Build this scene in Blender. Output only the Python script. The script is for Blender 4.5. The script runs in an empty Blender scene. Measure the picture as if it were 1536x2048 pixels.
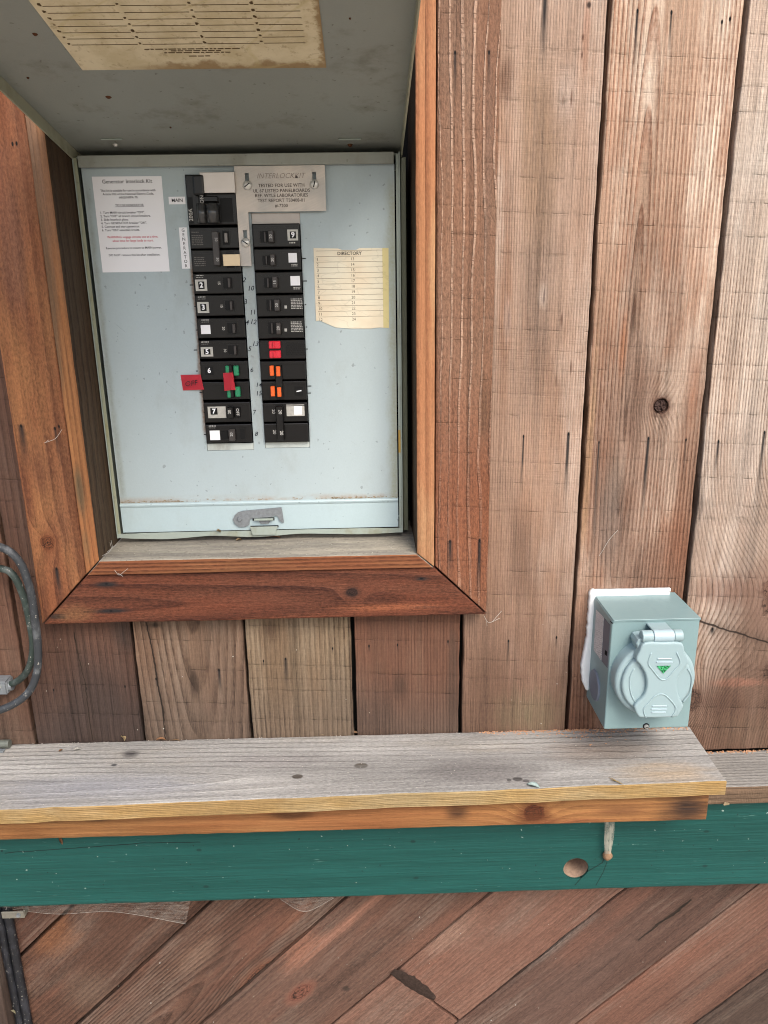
import bpy, bmesh, math, random
from mathutils import Vector, Matrix, noise as mnoise

# ------------------------------------------------------------------ camera, sky, sun, exposure
SC = bpy.context.scene
COL = SC.collection
CAMY, CAMZ = -0.898, 1.45
PITCH, YAW, ROLL, FPX = math.radians(16.363), math.radians(1.099), math.radians(-0.905), 1526.5
_cp, _sp, _cy, _sy = math.cos(PITCH), math.sin(PITCH), math.cos(YAW), math.sin(YAW)
FWD = Vector((_sy*_cp, _cy*_cp, -_sp)); _rt = Vector((_cy, -_sy, 0)); _up = _rt.cross(FWD)
RGT = math.cos(ROLL)*_rt + math.sin(ROLL)*_up
UPV = -math.sin(ROLL)*_rt + math.cos(ROLL)*_up
cam_d = bpy.data.cameras.new('camera'); cam = bpy.data.objects.new('camera', cam_d); COL.objects.link(cam)
cam_d.lens = FPX/2048*36; cam_d.sensor_width = 36; cam_d.clip_start = 0.01; cam_d.clip_end = 400
cam.matrix_world = Matrix(((RGT.x, UPV.x, -FWD.x, 0), (RGT.y, UPV.y, -FWD.y, CAMY), (RGT.z, UPV.z, -FWD.z, CAMZ), (0, 0, 0, 1)))
SC.camera = cam

SUN_EL, SUN_AZ = math.radians(47), math.radians(25)      # azimuth measured from straight behind the camera, to the right
wd = bpy.data.worlds.new('World'); SC.world = wd; wd.use_nodes = True
wn = wd.node_tree.nodes; wl = wd.node_tree.links
sky = wn.new('ShaderNodeTexSky'); sky.sky_type = 'NISHITA'; sky.sun_disc = False
sky.sun_elevation = SUN_EL; sky.sun_rotation = math.pi - SUN_AZ
sky.air_density = 1.0; sky.dust_density = 4.0; sky.ozone_density = 1.0
wl.new(sky.outputs[0], wn['Background'].inputs[0]); wn['Background'].inputs[1].default_value = 0.15
sd = bpy.data.lights.new('sun', 'SUN'); sun = bpy.data.objects.new('sun', sd); COL.objects.link(sun)
sd.energy = 1.5; sd.angle = math.radians(32); sd.color = (1, .965, .91)
_sdir = Vector((math.sin(SUN_AZ)*math.cos(SUN_EL), -math.cos(SUN_AZ)*math.cos(SUN_EL), math.sin(SUN_EL)))
sun.rotation_euler = _sdir.to_track_quat('Z', 'Y').to_euler()
SC.view_settings.view_transform = 'Standard'; SC.view_settings.look = 'None'; SC.view_settings.gamma = 1
SC.view_settings.use_curve_mapping = False
SC.view_settings.exposure = 1.0
SC.cycles.use_adaptive_sampling = True; SC.cycles.adaptive_threshold = 0.025
SC.cycles.filter_width = 1.05; SC.cycles.max_bounces = 4; SC.cycles.diffuse_bounces = 2; SC.cycles.glossy_bounces = 2; SC.cycles.caustics_reflective = False; SC.cycles.caustics_refractive = False

# ------------------------------------------------------------------ pixel helpers (photo 1536 x 2048)
CAMP = Vector((0, CAMY, CAMZ))
def ray(px, py): return (px-768)*RGT - (py-1024)*UPV + FPX*FWD
def P(px, py, y):
    d = ray(px, py); return CAMP + d*((y-CAMY)/d.y)
def PZ(px, py, z):
    d = ray(px, py); return CAMP + d*((z-CAMZ)/d.z)
def PX(px, py, x):
    d = ray(px, py); return CAMP + d*(x/d.x)
def rpx(x0, y0, x1, y1, y):
    a = P(x0, (y0+y1)/2, y); b = P(x1, (y0+y1)/2, y); t = P((x0+x1)/2, y0, y); u = P((x0+x1)/2, y1, y)
    return a.x, b.x, u.z, t.z
random.seed(7)

# ------------------------------------------------------------------ colour and node helpers
KALB = 0.62
WSAT = 0.80; WHUE = (1., 1.005, .975)
def c(r, g, b, k=None):
    k = KALB if k is None else k
    f = lambda v: ((v/255+.055)/1.055)**2.4 if v > 10 else v/255/12.92
    return (f(r)*k, f(g)*k, f(b)*k, 1)

class X:
    def __init__(s, g, o): s.g, s.o = g, o
    def __add__(s, b): return s.g.m('ADD', s, b)
    __radd__ = __add__
    def __sub__(s, b): return s.g.m('SUBTRACT', s, b)
    def __rsub__(s, b): return s.g.m('SUBTRACT', b, s)
    def __mul__(s, b): return s.g.m('MULTIPLY', s, b)
    __rmul__ = __mul__
    def __truediv__(s, b): return s.g.m('DIVIDE', s, b)

class G:
    def __init__(s, name):
        s.mat = bpy.data.materials.new(name); s.mat.use_nodes = True
        s.t = s.mat.node_tree; s.n = s.t.nodes; s.bsdf = s.n['Principled BSDF']
    def put(s, sock, v):
        if isinstance(v, X): s.t.links.new(v.o, sock)
        else: sock.default_value = v
    def m(s, op, *a):
        n = s.n.new('ShaderNodeMath'); n.operation = op
        for i, v in enumerate(a): s.put(n.inputs[i], v)
        return X(s, n.outputs[0])
    def coords(s):
        t = s.n.new('ShaderNodeTexCoord'); q = s.n.new('ShaderNodeSeparateXYZ')
        s.t.links.new(t.outputs['Object'], q.inputs[0])
        return [X(s, q.outputs[i]) for i in range(3)]
    def vec(s, x, y, z):
        n = s.n.new('ShaderNodeCombineXYZ')
        for i, v in enumerate((x, y, z)): s.put(n.inputs[i], v)
        return X(s, n.outputs[0])
    def noise(s, x, y, z, detail=2, rough=.5):
        n = s.n.new('ShaderNodeTexNoise'); s.put(n.inputs['Vector'], s.vec(x, y, z))
        n.inputs['Scale'].default_value = 1; n.inputs['Detail'].default_value = detail; n.inputs['Roughness'].default_value = rough
        return X(s, n.outputs[0])
    def sm(s, a, b, v):
        n = s.n.new('ShaderNodeMapRange'); n.interpolation_type = 'SMOOTHSTEP'
        s.put(n.inputs[0], v); s.put(n.inputs[1], a); s.put(n.inputs[2], b)
        return X(s, n.outputs[0])
    def mix(s, f, a, b):
        n = s.n.new('ShaderNodeMix'); n.data_type = 'RGBA'
        s.put(n.inputs[0], f); s.put(n.inputs[6], a); s.put(n.inputs[7], b)
        return X(s, n.outputs[2])
    def scale(s, col, f):
        n = s.n.new('ShaderNodeVectorMath'); n.operation = 'SCALE'
        s.put(n.inputs[0], col if isinstance(col, X) else col[:3]); s.put(n.inputs[3], f)
        return X(s, n.outputs[0])
    def bump(s, h, dist, strength=1.0):
        n = s.n.new('ShaderNodeBump'); s.put(n.inputs['Height'], h)
        n.inputs['Distance'].default_value = dist; n.inputs['Strength'].default_value = strength
        s.t.links.new(n.outputs[0], s.bsdf.inputs['Normal'])
    def out(s, col, rough=.8, spec=.3, metal=0):
        s.put(s.bsdf.inputs['Base Color'], col); s.put(s.bsdf.inputs['Roughness'], rough)
        s.bsdf.inputs['Specular IOR Level'].default_value = spec; s.bsdf.inputs['Metallic'].default_value = metal
        return s.mat

def wood(name, obj, seed, A, B, L, W=None, wamt=0., R=None, ramt=0., rf=150., xc=.3, yc=.05, tilt=0., warp=.006, rc=.5,
         fib=.3, saw=.2, sawline=.35, lines=None, feats=(), plane=0., grain_bump=1., end=None, rough=.85, mottle=.12, wscale=1., k=1., sat=None, streak=.26):
    def ds(q):
        if q is None: return None
        l_ = .3*q[0]+.59*q[1]+.11*q[2]; return tuple((l_+(v-l_)*(sat or WSAT))*k*h_ for v, h_ in zip(q[:3], WHUE))+(1,)
    A, B, L, W, R = ds(A), ds(B), ds(L), ds(W), ds(R)
    """weathered board; object space: X across, Y depth, Z along the grain"""
    g = G(name); x, y, z = g.coords(); inv = obj.matrix_world.inverted()
    sx, sy, sz = x + seed*1.713, y + seed*.37, z + seed*2.291
    n1 = g.noise(sx*9, sy*9, sz*1.6, 1)
    n2 = g.noise(sx*40, sy*40, sz*7, 1)
    dy = y*1. + yc + tilt*z
    r = g.m('SQRT', (x-xc)*(x-xc) + dy*dy) + (n1-.5)*warp*2 + (n2-.5)*warp*.25
    knots = []
    feats = [(f[0], f[1], None)+tuple(f[2:]) if isinstance(f[1], Vector) else f for f in feats]
    nst = g.noise(sx*24, sy*6, sz*10, 3, .65) if feats else None
    nkn = g.noise(sx*120, 0., sz*120, 1) if feats else None
    nst0 = (nst-.5) if feats else None
    for f in feats:
        if f[0] == 'knot':
            p = inv @ (P(f[1], f[2], plane) if not isinstance(f[1], Vector) else f[1])
            rx, rz = f[3], f[4]
            ex, ez = (x-p.x)/rx, (z-p.z)/rz
            d2 = ex*ex + ez*ez
            d = g.m('SQRT', d2) + (nkn-.5)*.5
            r = r + g.m('EXPONENT', d2*-.16)*(rx*1.6)
            knots.append((d, f))
    t = g.m('FRACT', r*rf)
    late = g.sm(.25, .9, t)*(1-g.sm(.92, 1., t))
    rmod = g.sm(.3, .62, g.noise(sx*14, sy*5, sz*3, 1))
    late = late*(rmod*.75+.25)*(g.noise(sx*300, sy*200, sz*110, 1, .6)*1.7+.1)
    fiber = g.noise(sx*900, sy*900, sz*16, 2, .75)
    fib2 = g.noise(sx*190, sy*190, sz*4.5, 2, .6)
    zz = sz + sx*.05
    sawn = sband = None; slin = None
    if saw:
        sawn = g.noise(sx*26, sy*6, zz*760, 2, .75); sband = g.sm(.3, .7, g.noise(sx*5, sy*3, sz*9, 1))*.7+.3
    if sawline:
        per = .041
        wv_ = g.noise(sx*70, 5., sz*70, 1)
        u_ = (zz+(wv_-.5)*.004)/per + (g.noise(.3+seed, 1.7, zz*13, 1)-.5)*3.2
        dl_ = g.m('ABSOLUTE', g.m('FRACT', u_)-.5)*per
        slin = (1-g.sm(.0002, .0012, dl_))*g.sm(.42, .64, wv_)*.8 + (1-g.sm(.0004, .0060, dl_))*.35
    big = g.noise(sx*8, sy*8, sz*2.4, 3, .6)
    col = g.mix(g.sm(.33, .67, big), A, B)
    col = g.mix(late*rc, col, L)
    strk = g.sm(.52, .72, g.noise(sx*38, sy*20, sz*1.3+9, 3, .6))
    if R is not None:
        mr = g.sm(.5, .68, g.noise(sx*15+3, sy*9, sz*3.2, 3, .65))
        col = g.mix(mr*ramt, col, R)
    if W is not None:
        mw = g.sm(.45, .66, g.noise(sx*19*wscale+7, sy*9, sz*3.6*wscale, 4, .68))
        mw = mw*(fib2*.9+.5)*(1-late*.75)
        col = g.mix(g.m('MINIMUM', mw*wamt, 1.), col, W)
    val = 1 + (fiber-.5)*(fib*3.4) + (fib2-.5)*(fib*2.6) - g.sm(.6, .7, fib2)*(fib*.95) + (rmod-.5)*.16 + (big-.5)*.9 - strk*streak
    h = fiber*.35 + fib2*.35 + late*.45*grain_bump
    if saw: sq = (sawn-.5)*sband; val = val + sq*(saw*2.0); h = h + sq*(saw*2.2)
    if sawline: val = val - slin*sawline*.48; h = h - slin*sawline*1.2
    if mottle:
        mo = g.noise(sx*430, sy*300, sz*190, 2, .7); val = val + (mo-.5)*mottle*4.2; h = h + mo*mottle*1.6
    if lines:
        per, wid, LC, amt = lines
        lw = g.noise(sx*22, sy*5, sz*5.5, 2, .55)
        u = (x + (lw-.5)*per*1.5)/per + seed*.31
        dd = g.m('ABSOLUTE', g.m('FRACT', u)-.5)
        edge = g.noise(sx*160, sy*4, sz*170, 1)
        wv = g.noise(sx*31, sy*4, sz*4, 1)
        ww = (wv*1.5-.25)*wid/per
        ln = 1-g.sm(ww*.55, ww*1.15, dd + (edge-.5)*.09)
        tick = g.sm(.55, .62, g.noise(sx*25, sy*5, sz*420, 1))
        col = g.mix(ln*amt*(1-tick*.5), col, LC)
        h = h + ln*1.0 - tick*ln*.5
    col = g.scale(col, g.m('MAXIMUM', val, .25))
    if end:   # uneven tint, strongest at one end and fading along the board: (local z of end, reach, colour, amount)
        z0, reach, EC, amt = end
        e = 1-g.sm(0., reach, g.m('ABSOLUTE', z-z0) + (big-.5)*reach*1.5)
        col = g.mix(e*amt, col, g.scale(EC, g.m('MAXIMUM', val-late*(rc*.42), .3)))
    for d, f in knots:
        KC = f[5] if len(f) > 5 else c(95, 62, 48)
        kr = g.m('FRACT', d*3.1); kv = g.sm(.2, .8, kr)*.45+.65
        col = g.mix(g.sm(1.9, 1.0, d)*.55, col, g.scale(KC, 1.25))
        col = g.mix(g.sm(1.12, .92, d), col, g.scale(KC, kv))
        crk = g.sm(.03, .0, g.m('ABSOLUTE', nkn-.5))
        inside = g.sm(1.05, .9, d)
        col = g.mix(inside*crk, col, (.006, .005, .004, 1))
    for f in feats:
        k = f[0]
        if k == 'nail':      # nail hole with a blue-black iron streak below it
            p = inv @ P(f[1], f[2], plane); L_, w_, s_ = f[3], f[4], f[5]
            up_ = -1. if (inv.to_3x3() @ Vector((0, 0, 1))).z > .5 else None
            if up_ is None:  # horizontal grain: iron bleeds both ways along the grain
                a = g.m('ABSOLUTE', (x-p.x)+(n2-.5)*.004); b = g.m('ABSOLUTE', z-p.z)
                st = g.sm(w_*1.3, 0., a)*g.sm(L_, 0., b)
            else:
                wob = nst0*.009
                b = (z-p.z)*-1.
                a = g.m('ABSOLUTE', x-p.x+wob*g.sm(0., L_, b))
                fd = g.sm(L_, 0., b); st = g.sm(w_*.65+w_*.7*(1-fd), 0., a)*fd*g.sm(-.004, .001, b)
            st = st*(fib2*1.5+.6)*s_
            col = g.mix(g.m('MINIMUM', st, .95), col, c(44, 42, 42))
            dx, dz = x-p.x, z-p.z
            dot = g.sm(.0018, .0008, g.m('SQRT', dx*dx*1.6+dz*dz*.45)+nst0*.0015)
            col = g.mix(dot, col, (.004, .004, .004, 1))
        elif k == 'stain':   # (px, py, rx, rz, colour, amount[, sharp])
            p = inv @ (P(f[1], f[2], plane) if not isinstance(f[1], Vector) else f[1])
            rx, rz = f[3], f[4]; sh = f[7] if len(f) > 7 else .2
            ex, ez = (x-p.x)/rx, (z-p.z)/rz
            d = g.m('SQRT', ex*ex+ez*ez) + nst0*(1.3*(1-sh)) + (fib2-.5)*(1.6*(1-sh))
            ms = g.sm(1.15, sh, d)*f[6]
            col = g.mix(g.m('MINIMUM', ms*(fib2*1.5+.2), 1.), col, g.scale(f[5], g.m('MAXIMUM', val-late*(rc*.3), .3)))
        elif k == 'crack':   # polyline of pixels
            pts = [inv @ P(q[0], q[1], plane) for q in f[1]]; wdt = f[2]
            xw = x + nst0*.006 + (nkn-.5)*.003; zw = z + nst0*.006
            acc = None
            for a, b in zip(pts, pts[1:]):
                abx, abz = b.x-a.x, b.z-a.z; L2 = abx*abx+abz*abz
                tt = g.m('MINIMUM', g.m('MAXIMUM', ((xw-a.x)*abx + (zw-a.z)*abz)/L2, 0.), 1.)
                ddx, ddz = xw-a.x-tt*abx, zw-a.z-tt*abz
                d = g.m('SQRT', ddx*ddx+ddz*ddz)
                acc = d if acc is None else g.m('MINIMUM', acc, d)
            ck = g.sm(wdt, wdt*.3, acc + nst0*wdt*1.2)
            col = g.mix(ck*.92, col, (.006, .005, .004, 1))
            col = g.mix(g.sm(wdt*7, 0., acc)*.3, col, c(70, 55, 45))
    g.bump(h, .0019, .85)
    return g.out(col, rough, .2)

def plain(name, col, rough=.6, spec=.4, metal=0., var=.0, vs=40., bump=0., bs=900.):
    g = G(name)
    if var or bump: x, y, z = g.coords()
    cc = col
    if var: cc = g.scale(col, 1+(g.noise(x*vs, y*vs, z*vs, 4, .6)-.5)*var*2)
    if bump: g.bump(g.noise(x*bs, y*bs, z*bs, 2), .0004, bump)
    return g.out(cc, rough, spec, metal)

def painted(name, col, dirt=c(120, 108, 88), damt=.3, rough=.45, spec=.4, seed=0., scratches=.3, band=None):
    """enamelled sheet steel with mottling, dust and fine scratches"""
    g = G(name); x, y, z = g.coords(); x = x+seed; z = z+seed*1.7
    v = 1 + (g.noise(x*9, y*9, z*7, 4, .6)-.5)*.16 + (g.noise(x*420, y*420, z*420, 2)-.5)*.07
    cc = g.scale(col, v)
    d = g.sm(.5, .74, g.noise(x*16, y*16, z*10, 5, .7))
    cc = g.mix(d*damt, cc, dirt)
    sp = g.sm(.70, .74, g.noise(x*150, y*150, z*150, 2)); cc = g.mix(sp*scratches, cc, c(90, 80, 68))
    sc = 1-g.sm(0., .006, g.m('ABSOLUTE', g.noise(x*24+z*30, y*3, z*5, 1)-.5))
    sc = sc*g.sm(.6, .7, g.noise(x*30, y*3, z*30, 2)); cc = g.mix(sc*scratches*.5, cc, c(95, 95, 90))
    if band:
        zb = z-seed*1.7; bn = g.noise(x*14, 1., z*40, 4, .7); fn = g.noise(x*300, 1., z*300, 2)
        mk = g.sm(band[0]-.001, band[0]+.0005, zb)*g.sm(band[1]+.003, band[0]+.001, zb+(bn-.5)*.008)*g.sm(.4, .62, bn)*(fn+.3)
        cc = g.mix(mk*.8, cc, band[2])
    if band:
        xr = x-seed; gn_ = g.noise(x*60, 2., z*22, 4, .7)
        for xe, z0_, z1_, wd_, ca, am in ((-.2010, 1.27, 1.50, .0045, c(132, 96, 64), .9), (-.1360, 1.26, 1.53, .010, c(160, 160, 150), .45), (-.0731, 1.26, 1.52, .002, c(110, 110, 104), .5), (.033, 1.16, 1.58, .012, c(170, 172, 140), .7), (-.312, 1.19, 1.58, .006, c(150, 152, 130), .5)):
            mk = g.sm(wd_, 0., g.m('ABSOLUTE', xr-xe)+(gn_-.5)*wd_*1.6)*g.sm(z0_, z0_+.02, zb)*g.sm(z1_, z1_-.03, zb)
            cc = g.mix(mk*am*(fn+.35), cc, ca)
    g.bump(g.noise(x*800, y*800, z*800, 2)+d*.4+g.noise(x*11, y*11, z*8, 1)*14., .0002, .5)
    return g.out(cc, g.sm(0., 1., d)*.25+rough, spec)

# ------------------------------------------------------------------ object helpers
def link(o, parent=None):
    COL.objects.link(o)
    if parent is not None:
        o.parent = parent; o.matrix_parent_inverse = parent.matrix_world.inverted()
    return o
def tag(o, label, cat, group=None, kind=None):
    o['label'] = label; o['category'] = cat
    if group: o['group'] = group
    if kind: o['kind'] = kind
    return o
def thing(name, label, cat, loc, group=None):
    o = bpy.data.objects.new(name, None); o.empty_display_size = .05; o.matrix_world = Matrix.Translation(loc); COL.objects.link(o)
    bpy.context.view_layer.update()
    return tag(o, label, cat, group)
def mobj(name, bm, mat, parent=None, smooth=False):
    me = bpy.data.meshes.new(name); bmesh.ops.recalc_face_normals(bm, faces=bm.faces); bm.to_mesh(me); bm.free()
    for m_ in (mat if isinstance(mat, (list, tuple)) else [mat]): me.materials.append(m_)
    if smooth:
        for p in me.polygons: p.use_smooth = True
    return link(bpy.data.objects.new(name, me), parent)
def box(name, x0, x1, y0, y1, z0, z1, mat, parent=None, bev=0.0006, seg=1):
    bm = bmesh.new(); bmesh.ops.create_cube(bm, size=1)
    for v in bm.verts: v.co = Vector(((x0+x1)/2+v.co.x*(x1-x0), (y0+y1)/2+v.co.y*(y1-y0), (z0+z1)/2+v.co.z*(z1-z0)))
    if bev: bmesh.ops.bevel(bm, geom=list(bm.edges), offset=min(bev, .3*min(abs(x1-x0), abs(y1-y0), abs(z1-z0))), segments=seg, affect='EDGES', profile=.5)
    return mobj(name, bm, mat, parent)
def add_box(bm, x0, x1, y0, y1, z0, z1):
    r_ = bmesh.ops.create_cube(bm, size=1)
    for v in r_['verts']: v.co = Vector(((x0+x1)/2+v.co.x*(x1-x0), (y0+y1)/2+v.co.y*(y1-y0), (z0+z1)/2+v.co.z*(z1-z0)))
def add_cyl(bm, a, b, r0, r1=None, seg=24):
    r1 = r0 if r1 is None else r1
    d = Vector(b)-Vector(a); L_ = d.length; q = d.to_track_quat('Z', 'Y').to_matrix().to_4x4()
    bmesh.ops.create_cone(bm, cap_ends=True, segments=seg, radius1=r0, radius2=r1, depth=L_, matrix=Matrix.Translation((Vector(a)+Vector(b))/2) @ q)
def extrude_poly(bm, pts, y0, y1):
    """polygon of (x,z) from y0 (front) to y1"""
    f = [bm.verts.new((p[0], y0, p[1])) for p in pts]; b = [bm.verts.new((p[0], y1, p[1])) for p in pts]; n = len(pts)
    bm.faces.new(f); bm.faces.new(b[::-1])
    for i in range(n): bm.faces.new((f[i], b[i], b[(i+1) % n], f[(i+1) % n]))
def bevel_poly(bm, pts, y0, y1, bev, steps=2):
    """polygon extruded towards y0 with rounded front rim"""
    n = len(pts); cx = sum(p[0] for p in pts)/n; cz = sum(p[1] for p in pts)/n
    def inset(d):
        o = []
        area = sum(pts[i][0]*pts[(i+1) % n][1]-pts[(i+1) % n][0]*pts[i][1] for i in range(n)); s = 1 if area > 0 else -1
        for i in range(n):
            p, a, b = Vector(pts[i]), Vector(pts[i-1]), Vector(pts[(i+1) % n])
            e1 = (p-a).normalized(); e2 = (b-p).normalized()
            n1 = Vector((-e1.y, e1.x))*s; n2_ = Vector((-e2.y, e2.x))*s
            m_ = (n1+n2_); m_ = m_/max(m_.length_squared/2, .5) if m_.length > 1e-6 else n1
            o.append(p+m_*d)
        return o
    rings = [[bm.verts.new((p[0], y1, p[1])) for p in pts]]
    for k in range(steps+1):
        a = k/steps*math.pi/2
        q = inset(bev*(1-math.cos(a))); yy = y0+bev*(1-math.sin(a))
        rings.append([bm.verts.new((p[0], yy, p[1])) for p in q])
    for A_, B_ in zip(rings, rings[1:]):
        for i in range(n): bm.faces.new((A_[i], A_[(i+1) % n], B_[(i+1) % n], B_[i]))
    bm.faces.new(rings[-1]); bm.faces.new(rings[0][::-1])
def tube(name, pts, rad, mat, parent=None, seg=12, sub=6, flat=None):
    """smooth tube through pts (Catmull-Rom)"""
    bm = bmesh.new(); add_tube(bm, pts, rad, seg, sub); return mobj(name, bm, mat, parent, True)
def spline(pts, sub):
    if sub <= 1: return [Vector(p) for p in pts]
    P_ = [Vector(p) for p in pts]; P_ = [2*P_[0]-P_[1]]+P_+[2*P_[-1]-P_[-2]]; o = []
    for i in range(1, len(P_)-2):
        a, b, c_, d = P_[i-1:i+3]
        for k in range(sub):
            t = k/sub
            o.append(.5*((2*b)+(c_-a)*t+(2*a-5*b+4*c_-d)*t*t+(3*b-a-3*c_+d)*t**3))
    o.append(P_[-2]); return o
def add_tube(bm, pts, rad, seg=12, sub=6):
    pp = spline(pts, sub); n = len(pp); rings = []; up = Vector((.13, -.9, .41)).normalized()
    for i, p in enumerate(pp):
        t = (pp[min(i+1, n-1)]-pp[max(i-1, 0)]).normalized()
        s_ = t.cross(up).normalized(); u_ = s_.cross(t)
        r_ = rad(i/(n-1)) if callable(rad) else rad
        rings.append([bm.verts.new(p+(s_*math.cos(2*math.pi*k/seg)+u_*math.sin(2*math.pi*k/seg))*r_) for k in range(seg)])
    for A_, B_ in zip(rings, rings[1:]):
        for k in range(seg): bm.faces.new((A_[k], A_[(k+1) % seg], B_[(k+1) % seg], B_[k]))
    bm.faces.new(rings[0][::-1]); bm.faces.new(rings[-1])
def plate(name, x0, x1, z0, z1, y0, y1, holes, mat, parent=None):
    """flat sheet with rectangular cut-outs (x0,x1,z0,z1), one mesh"""
    xs = sorted({x0, x1, *[h[0] for h in holes], *[h[1] for h in holes]}); zs = sorted({z0, z1, *[h[2] for h in holes], *[h[3] for h in holes]})
    xs = [v for v in xs if x0 <= v <= x1]; zs = [v for v in zs if z0 <= v <= z1]
    bm = bmesh.new(); vd = {}
    def V(i, j, y):
        k = (i, j, y)
        if k not in vd: vd[k] = bm.verts.new((xs[i], y, zs[j]))
        return vd[k]
    def solid(i, j):
        if i < 0 or j < 0 or i >= len(xs)-1 or j >= len(zs)-1: return False
        mx, mz = (xs[i]+xs[i+1])/2, (zs[j]+zs[j+1])/2
        return not any(h[0] < mx < h[1] and h[2] < mz < h[3] for h in holes)
    for i in range(len(xs)-1):
        for j in range(len(zs)-1):
            if not solid(i, j): continue
            bm.faces.new((V(i, j, y0), V(i+1, j, y0), V(i+1, j+1, y0), V(i, j+1, y0)))
            bm.faces.new((V(i, j, y1), V(i, j+1, y1), V(i+1, j+1, y1), V(i+1, j, y1)))
            for (di, dj, e) in ((-1, 0, ((i, j), (i, j+1))), (1, 0, ((i+1, j), (i+1, j+1))), (0, -1, ((i, j), (i+1, j))), (0, 1, ((i, j+1), (i+1, j+1)))):
                if not solid(i+di, j+dj):
                    a, b = e; bm.faces.new((V(*a, y0), V(*b, y0), V(*b, y1), V(*a, y1)))
    return mobj(name, bm, mat, parent)
def cut(o, cutter_bm):
    """boolean difference, baked into the mesh"""
    me = bpy.data.meshes.new('c'); bmesh.ops.recalc_face_normals(cutter_bm, faces=cutter_bm.faces); cutter_bm.to_mesh(me); cutter_bm.free()
    co = bpy.data.objects.new('c', me); COL.objects.link(co)
    md = o.modifiers.new('b', 'BOOLEAN'); md.object = co; md.operation = 'DIFFERENCE'; md.solver = 'EXACT'
    bpy.context.view_layer.update()
    nm = bpy.data.meshes.new_from_object(o.evaluated_get(bpy.context.evaluated_depsgraph_get()))
    o.modifiers.clear(); o.data = nm; bpy.data.objects.remove(co)
FONTCACHE = {}
def text_bm(items):
    """items: (string, x, z, size, align, rot_deg, y[, shear, bold]) -> bmesh of flat letters in the XZ plane facing -Y"""
    bm = bmesh.new()
    for it in items:
        s, x, z, size, al, rot, y = it[:7]; shear = it[7] if len(it) > 7 else 0; off = it[8] if len(it) > 8 else 0
        cu = bpy.data.curves.new('t', 'FONT'); cu.body = s; cu.size = size; cu.align_x = al; cu.align_y = 'CENTER'; cu.resolution_u = 2; cu.shear = shear; cu.offset = off
        ob = bpy.data.objects.new('t', cu); me = bpy.data.meshes.new_from_object(ob)
        R_ = Matrix.Rotation(math.radians(rot), 2)
        vs = []
        for v in me.vertices:
            q = R_ @ Vector((v.co.x, v.co.y)); vs.append(bm.verts.new((x+q.x, y, z+q.y)))
        for p in me.polygons:
            try: bm.faces.new([vs[i] for i in p.vertices])
            except ValueError: pass
        bpy.data.objects.remove(ob); bpy.data.curves.remove(cu); bpy.data.meshes.remove(me)
    return bm
def text(name, items, mat, parent):
    bm = text_bm(items)
    me = bpy.data.meshes.new(name); 
    for f in bm.faces:
        f.normal_update()
        if f.normal.y > 0: f.normal_flip()
    bm.to_mesh(me); bm.free(); me.materials.append(mat)
    return link(bpy.data.objects.new(name, me), parent)

# a board: polygon in a plane, wavering edges, eased front arris, grain along local Z
def board(name, pts, origin, U, V, N, thick, grain, parent=None, bev=.0012, wob=.0008, step=.012, seed=None, nowob=()):
    """pts in (u,v) relative to origin; N points out of the front face; grain = angle in degrees of the grain from U towards V"""
    rnd = random.random()*100 if seed is None else seed
    U, V, N = Vector(U), Vector(V), Vector(N); O = Vector(origin)
    n = len(pts); q = []
    cx = sum(p[0] for p in pts)/n; cy = sum(p[1] for p in pts)/n
    area = sum(pts[i][0]*pts[(i+1) % n][1]-pts[(i+1) % n][0]*pts[i][1] for i in range(n)); s = 1 if area > 0 else -1
    for i in range(n):
        a, b = Vector(pts[i]), Vector(pts[(i+1) % n]); L_ = (b-a).length; k = max(1, int(L_/step)) if i not in nowob else 1
        e = (b-a)/L_; nn = Vector((-e.y, e.x))*s
        for j in range(k):
            t = j/k; p = a.lerp(b, t)
            if i not in nowob and 0 < j:
                w = mnoise.noise(Vector((p.x*28+rnd, p.y*28, rnd)))*wob*1.6 + mnoise.noise(Vector((p.x*120+rnd, p.y*120, 3+rnd)))*wob*.8
                p = p + nn*w
            q.append(p)
    ga = math.radians(grain); Zl = (U*math.cos(ga)+V*math.sin(ga)).normalized(); Yl = -N.normalized(); Xl = Yl.cross(Zl)
    M = Matrix((Xl, Yl, Zl)).transposed().to_4x4(); M.translation = O+U*cx+V*cy
    Mi = M.inverted(); bm = bmesh.new(); m = len(q)
    def ring(ins, dep):
        r_ = []
        for i in range(m):
            p, a, b = q[i], q[i-1], q[(i+1) % m]
            e = (b-a).normalized(); nn = Vector((-e.y, e.x))*s
            w = p+nn*ins
            r_.append(bm.verts.new(Mi @ (O+U*w.x+V*w.y-N*dep)))
        return r_
    rg = [ring(0, thick), ring(0, bev), ring(bev*.35, bev*.3), ring(bev, 0)]
    for A_, B_ in zip(rg, rg[1:]):
        for i in range(m): bm.faces.new((A_[i], A_[(i+1) % m], B_[(i+1) % m], B_[i]))
    bm.faces.new(rg[-1]); bm.faces.new(rg[0][::-1])
    me = bpy.data.meshes.new(name); bmesh.ops.recalc_face_normals(bm, faces=bm.faces); bm.to_mesh(me); bm.free()
    o = bpy.data.objects.new(name, me); o.matrix_world = M; COL.objects.link(o); bpy.context.view_layer.update()
    if parent is not None:
        o.parent = parent; o.matrix_parent_inverse = parent.matrix_world.inverted()
    bpy.context.view_layer.update()
    return o
EX, EY, EZ = Vector((1, 0, 0)), Vector((0, 1, 0)), Vector((0, 0, 1))
def xzboard(name, pts, yfront, thick, grain, parent=None, **k):
    return board(name, pts, (0, yfront, 0), EX, EZ, -EY, thick, grain, parent, **k)
def setm(o, m): o.data.materials.clear(); o.data.materials.append(m); return o
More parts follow.
